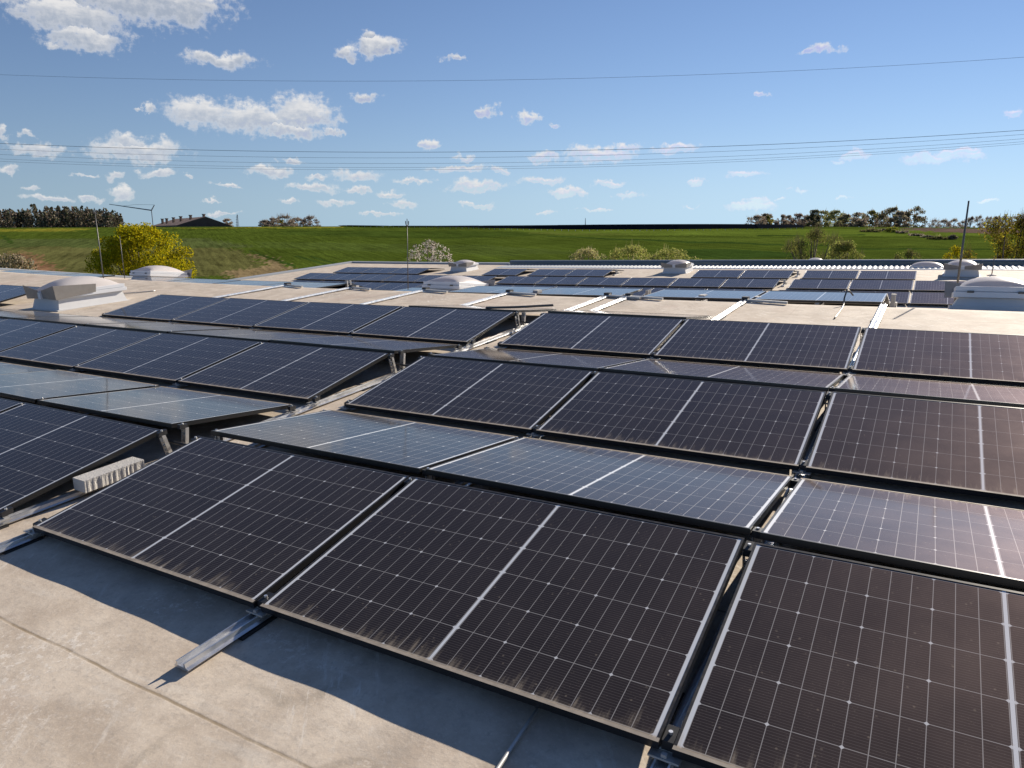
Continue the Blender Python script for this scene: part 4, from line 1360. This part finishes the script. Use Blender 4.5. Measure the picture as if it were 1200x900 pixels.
# pale shrubs along the ploughed field
for i, (px_, py_, wd, hp, cs_, lab) in enumerate([(1022, 272, 22, 5, [OLIVE, SPR[1], DRY[1]], "olive shrub left in the hedge bordering the ploughed field"),
                                                 (1036, 271, 14, 4, [WHT[2], DRY[1], OLIVE], "pale blossoming shrub near the left of the field hedge"),
                                                 (1047, 272, 16, 6.5, [LG[0], LG[2], YG[2]], "rounded yellow-green shrub in the field hedge"),
                                                 (1060, 273, 18, 4.5, [(0.3, 0.25, 0.21), DRY[1], OLIVE], "pinkish pale shrub after the yellow-green hedge shrub"),
                                                 (1074, 276, 18, 4.5, [(0.34, 0.28, 0.24), DRY[0], OLIVE], "pale shrub in the middle of the field hedge"),
                                                 (1088, 278, 14, 5, [WHT[2], DRY[1], OLIVE], "whitish shrub lower in the field hedge"),
                                                 (1102, 280.5, 20, 6.5, [OLIVE, SPR[3], MIXT[0]], "broad dark olive shrub near the right of field hedge"),
                                                 (1119, 280.5, 10, 8, [BARE[2], MIXT[0], PINE[2]], "upright dark bush at right end of the field hedge")]):
    gp = on_ground(px_, py_)
    rr = math.hypot(gp.x - CAM.x, gp.y - CAM.y)
    tree('hedge_shrub', lab, 'shrub', 'shrubs of the hedge by the ploughed field', px_, rr, py_ - hp, wd, cs_, 700, 0.38, 140 + i, 0.1, 22, 0.5, 0.0, 60, 'bush', 0.12)

# the dark conifer wood at the left reads as one mass
rg = random.Random(77)
wood = MB()
for i in range(430):
    px_ = rg.uniform(-190, 143)
    r_ = rg.uniform(560, 640)
    b_ = place(px_, r_)
    hp = 249 + 6 * math.sin(px_ * 0.05) * 0.4 + max(0, (px_ - 70)) * 0.05 + rg.gauss(0, 2.3)
    if abs(px_ - 41) < 3:
        hp = 243
    H_ = z_at(hp, r_) - b_.z
    bare = rg.random() < 0.22
    conif = rg.random() < 0.6
    wood.tube([b_, b_ + Vector((0, 0, H_ * .95))], [0.25, 0.06], 4, False)
    wood.c = []
    for k in range(95):
        t_ = rg.random() ** 1.15
        if conif:
            rr = (1 - t_) * 3.6 + 0.3
        else:
            rr = 2.9 * math.sqrt(max(0.05, 1 - (2 * t_ - 1.05) ** 2))
        a_ = rg.uniform(0, 6.283)
        p_ = b_ + Vector((math.cos(a_) * rr * rg.uniform(.3, 1), math.sin(a_) * rr * rg.uniform(.3, 1), H_ * (0.05 + 0.95 * t_)))
        leafq(wood, p_, rg.uniform(0.6, 1.5), rg, None)
wood.c = []
for f_ in wood.f:
    pass
me_cols = []
for i in range(len(wood.v)):
    me_cols.append(None)
rg = random.Random(78)
idx = 0
for f_ in wood.f:
    c_ = jit(PINE[rg.randrange(4)] if rg.random() < 0.85 else BARE[0], rg, 0.3)
    for k in f_:
        if me_cols[k] is None:
            me_cols[k] = c_
wood.c = [c_ or PINE[0] for c_ in me_cols]
tag(wood.build('forest', M['needle']), "dark conifer wood along the left horizon", 'forest', kind='stuff')

# ------------------------------------------------------------------ solar park tables along the horizon, seen from behind
def park_table(pa, pb_, ytop_a, ytop_b, ra, rb_, label):
    A, B = place(pa, ra), place(pb_, rb_)
    t = empty('solar_table', label, 'solar table', A, 'solar park tables along the horizon')
    d_ = (B - A)
    d_.z = 0
    nrm = Vector((-d_.y, d_.x, 0)).normalized()
    if nrm.dot(A - CAM) < 0:
        nrm = -nrm
    ta, tb = z_at(ytop_a, ra) - A.z, z_at(ytop_b, rb_) - A.z
    b_ = MB()
    lo = 0.5
    e0, e1 = Vector((0, 0, 0)), d_ + Vector((0, 0, B.z - A.z))
    zB = B.z - A.z
    back = nrm * 3.2
    bot0, bot1 = Vector((0, 0, lo)), Vector((d_.x, d_.y, zB + lo))
    top0, top1 = Vector((0, 0, ta)) + back, Vector((d_.x, d_.y, tb)) + back
    th = Vector((0, 0, 0.06))
    b_.hexa([bot0, bot1, top1, top0], [bot0 + th, bot1 + th, top1 + th, top0 + th])
    b_.build('panel_array', M['tabledark'], t)
    np_ = max(3, int(d_.length / 2.6))
    ps = MB()
    bd = MB()
    for i in range(np_):
        q_ = d_ * ((i + 0.5) / np_) + Vector((0, 0, zB * (i + 0.5) / np_))
        hh_ = ta + (tb - ta) * (i + .5) / np_ - q_.z * 0
        p_ = q_ + nrm * 0.12
        ps.box(p_.x - .06, p_.x + .06, p_.y - .06, p_.y + .06, q_.z - 0.4, q_.z + lo + 0.02)
    ps.build('post', M['tablepost'], t)['kind'] = 'stuff'
    # the next dark rows close behind it
    for row_ in (1, 2):
        q0, q1 = nrm * 5.0 * row_, nrm * 5.0 * row_
        bd.hexa([bot0 + q0, bot1 + q1, top1 + q1, top0 + q0], [bot0 + q0 + th, bot1 + q1 + th, top1 + q1 + th, top0 + q0 + th])
    bd.build('rear_array', M['tabledark'], t)
    return t


xsT = [396, 446, 496, 546, 596, 646, 696, 746, 796, 846, 890, 945]
tops = [265.0, 264.9, 264.8, 264.6, 264.4, 264.0, 263.6, 263.2, 262.9, 262.7, 262.7, 262.9]
rT = [346, 338, 328, 318, 306, 297, 294, 296, 300, 306, 312, 325]
TW = ['leftmost', 'second', 'third', 'fourth', 'fifth', 'sixth', 'seventh', 'eighth', 'ninth', 'tenth', 'rightmost']
for i in range(11):
    lab = f"dark solar table on the horizon, {TW[i]} of the row" if i in (0, 10) else f"dark solar table on the horizon, {TW[i]} of the row from the left"
    park_table(xsT[i], xsT[i + 1] - 1.0, tops[i], tops[i + 1], rT[i], rT[i + 1], lab)

# ------------------------------------------------------------------ barn, crane, masts
def at_dist(px_, py_, r_):
    D = pix_ray(px_, py_)
    h_ = math.hypot(D.x, D.y)
    return CAM + D * (r_ / h_)


bt = empty('barn', "low brown barn with a broad gable and row of roof vents on the horizon", 'barn', place(228, 430))
o0 = bt.location.copy()
apex, gl, grr = at_dist(241, 254.3, 420), at_dist(207, 264.5, 420), at_dist(272, 265.2, 420)
farr = (at_dist(205, 257, 520) - apex)
zl = -6.0
b_ = MB()
for off in (Vector((0, 0, 0)),):
    g0, g1, ga = gl - o0, grr - o0, apex - o0
    f0, f1, fa = g0 + farr, g1 + farr, ga + farr
    b_.face([Vector((g0.x, g0.y, zl)), Vector((g1.x, g1.y, zl)), g1, ga, g0])
    b_.face([Vector((f1.x, f1.y, zl)), Vector((f0.x, f0.y, zl)), f0, fa, f1])
    b_.face([Vector((f0.x, f0.y, zl)), Vector((g0.x, g0.y, zl)), g0, f0])
    b_.face([Vector((g1.x, g1.y, zl)), Vector((f1.x, f1.y, zl)), f1, g1])
b_.build('wall', M['barn_wall'], bt)
b_ = MB()
th = Vector((0, 0, 0.25))
b_.hexa([g0, ga, fa, f0], [g0 + th, ga + th, fa + th, f0 + th])
b_.hexa([ga + Vector((0, 0, .002)), g1, f1, fa + Vector((0, 0, .002))], [ga + th, g1 + th, f1 + th, fa + th])
rf_ = b_.build('roof', M['barn_roof'], bt)
for i, t_ in enumerate((0.02, 0.3, 0.55, 0.9, 1.3, 1.65)):
    q_ = ga + farr * min(t_, 1.0) * 0.95 + Vector((0, 0, -0.3))
    px_t = [239, 223.5, 212, 203.5, 195.5, 190.5][i]
    q_ = at_dist(px_t, [255, 256, 257.4, 258.6, 259.6, 260][i], 425 + 14 * i) - o0
    v_ = MB()
    v_.box(q_.x - 0.5, q_.x + 0.5, q_.y - 0.5, q_.y + 0.5, q_.z - 2.5, q_.z + 1.5)
    v_.box(q_.x - 0.7, q_.x + 0.7, q_.y - 0.7, q_.y + 0.7, q_.z + 1.5, q_.z + 1.9)
    v_.build('vent', M['barn_wall'], rf_)

ct = empty('tower_crane', "slender tower crane with a long left-pointing jib behind the yellow bush", 'crane', place(178, 520))
o0 = ct.location.copy()
b_ = MB()
mt = at_dist(177.5, 246.5, 520) - o0
b_.tube([Vector((mt.x, mt.y, -2)), mt], 0.30, 4)
b_.build('mast', M['steel'], ct)
b_ = MB()
jt = at_dist(128, 239.3, 540) - o0
b_.tube([mt, mt.lerp(jt, .5), jt], [0.36, 0.28, 0.18], 4)
b_.build('jib', M['steel'], ct)
b_ = MB()
pk = at_dist(181, 240, 520) - o0
b_.tube([mt, pk], [0.34, 0.25], 4)
b_.tube([pk, mt.lerp(jt, .36) + Vector((0, 0, 2.2)), mt.lerp(jt, .7)], 0.07, 4)
b_.build('tie_rope', M['steel'], ct)
for (px_, pt, r_, lab) in ((278, 251.5, 600, "lattice radio mast between the barn and the copse"), (686, 255.5, 900, "tiny distant mast above the middle of the solar park")):
    t = empty('radio_mast', lab, 'radio mast', place(px_, r_))
    tp_ = at_dist(px_, pt, r_) - t.location
    wd = 0.6 if px_ < 300 else 0.3
    b_ = MB()
    for sgn in (-1, 1):
        for s2_ in (-1, 1):
            b_.tube([(sgn * wd * 1.6, s2_ * wd * 1.6, -2), (tp_.x + sgn * wd * .25, tp_.y + s2_ * wd * .25, tp_.z)], 0.16, 4)
    for i in range(6):
        k_ = i / 6
        b_.box(-wd * (1.6 - 1.3 * k_), wd * (1.6 - 1.3 * k_), -wd * (1.6 - 1.3 * k_), wd * (1.6 - 1.3 * k_), tp_.z * k_, tp_.z * k_ + 0.3)
    b_.build('lattice', M['steel'], t)

# ------------------------------------------------------------------ power lines overhead
def power_line(pts, d0, d1, r_, label):
    # quadratic through three sight lines, on a vertical plane running left to right at forward distance d0 -> d1
    (x0, y0), (x1, y1), (x2, y2) = pts
    out = []
    for i in range(61):
        px_ = -240 + 1680 * i / 60
        py_ = y0 * (px_ - x1) * (px_ - x2) / ((x0 - x1) * (x0 - x2)) + y1 * (px_ - x0) * (px_ - x2) / ((x1 - x0) * (x1 - x2)) + y2 * (px_ - x0) * (px_ - x1) / ((x2 - x0) * (x2 - x1))
        D = pix_ray(px_, py_)
        dd = d0 + (d1 - d0) * (px_ / 1200)
        out.append(CAM + D * dd)
    o_ = MB().tube(out, r_, 5).build('power_line', M['wire'], None, True)
    return tag(o_, label, 'power line', 'overhead power lines')


power_line([(0, 87.5), (600, 93.5), (1200, 67)], 95, 75, 0.014, "single highest overhead wire crossing the upper sky")
for i, (ya, yb, yc, rr, lab) in enumerate([(168, 177.5, 152.5, 0.027, "darkest top wire of the lower bundle of overhead wires"),
                                           (174.8, 184, 157.5, 0.017, "second wire from the top in the lower bundle of wires"),
                                           (181, 190.5, 162.5, 0.017, "middle wire of the lower bundle of overhead wires"),
                                           (186.2, 195, 166, 0.016, "fourth wire from the top in the lower bundle of wires"),
                                           (189, 197.6, 168.5, 0.016, "lowest wire of the bundle of overhead wires")]):
    power_line([(0, ya), (600, yb), (1200, yc)], 112 + 3 * i, 92 + 3 * i, rr, lab)

print('panels', N_PANEL)
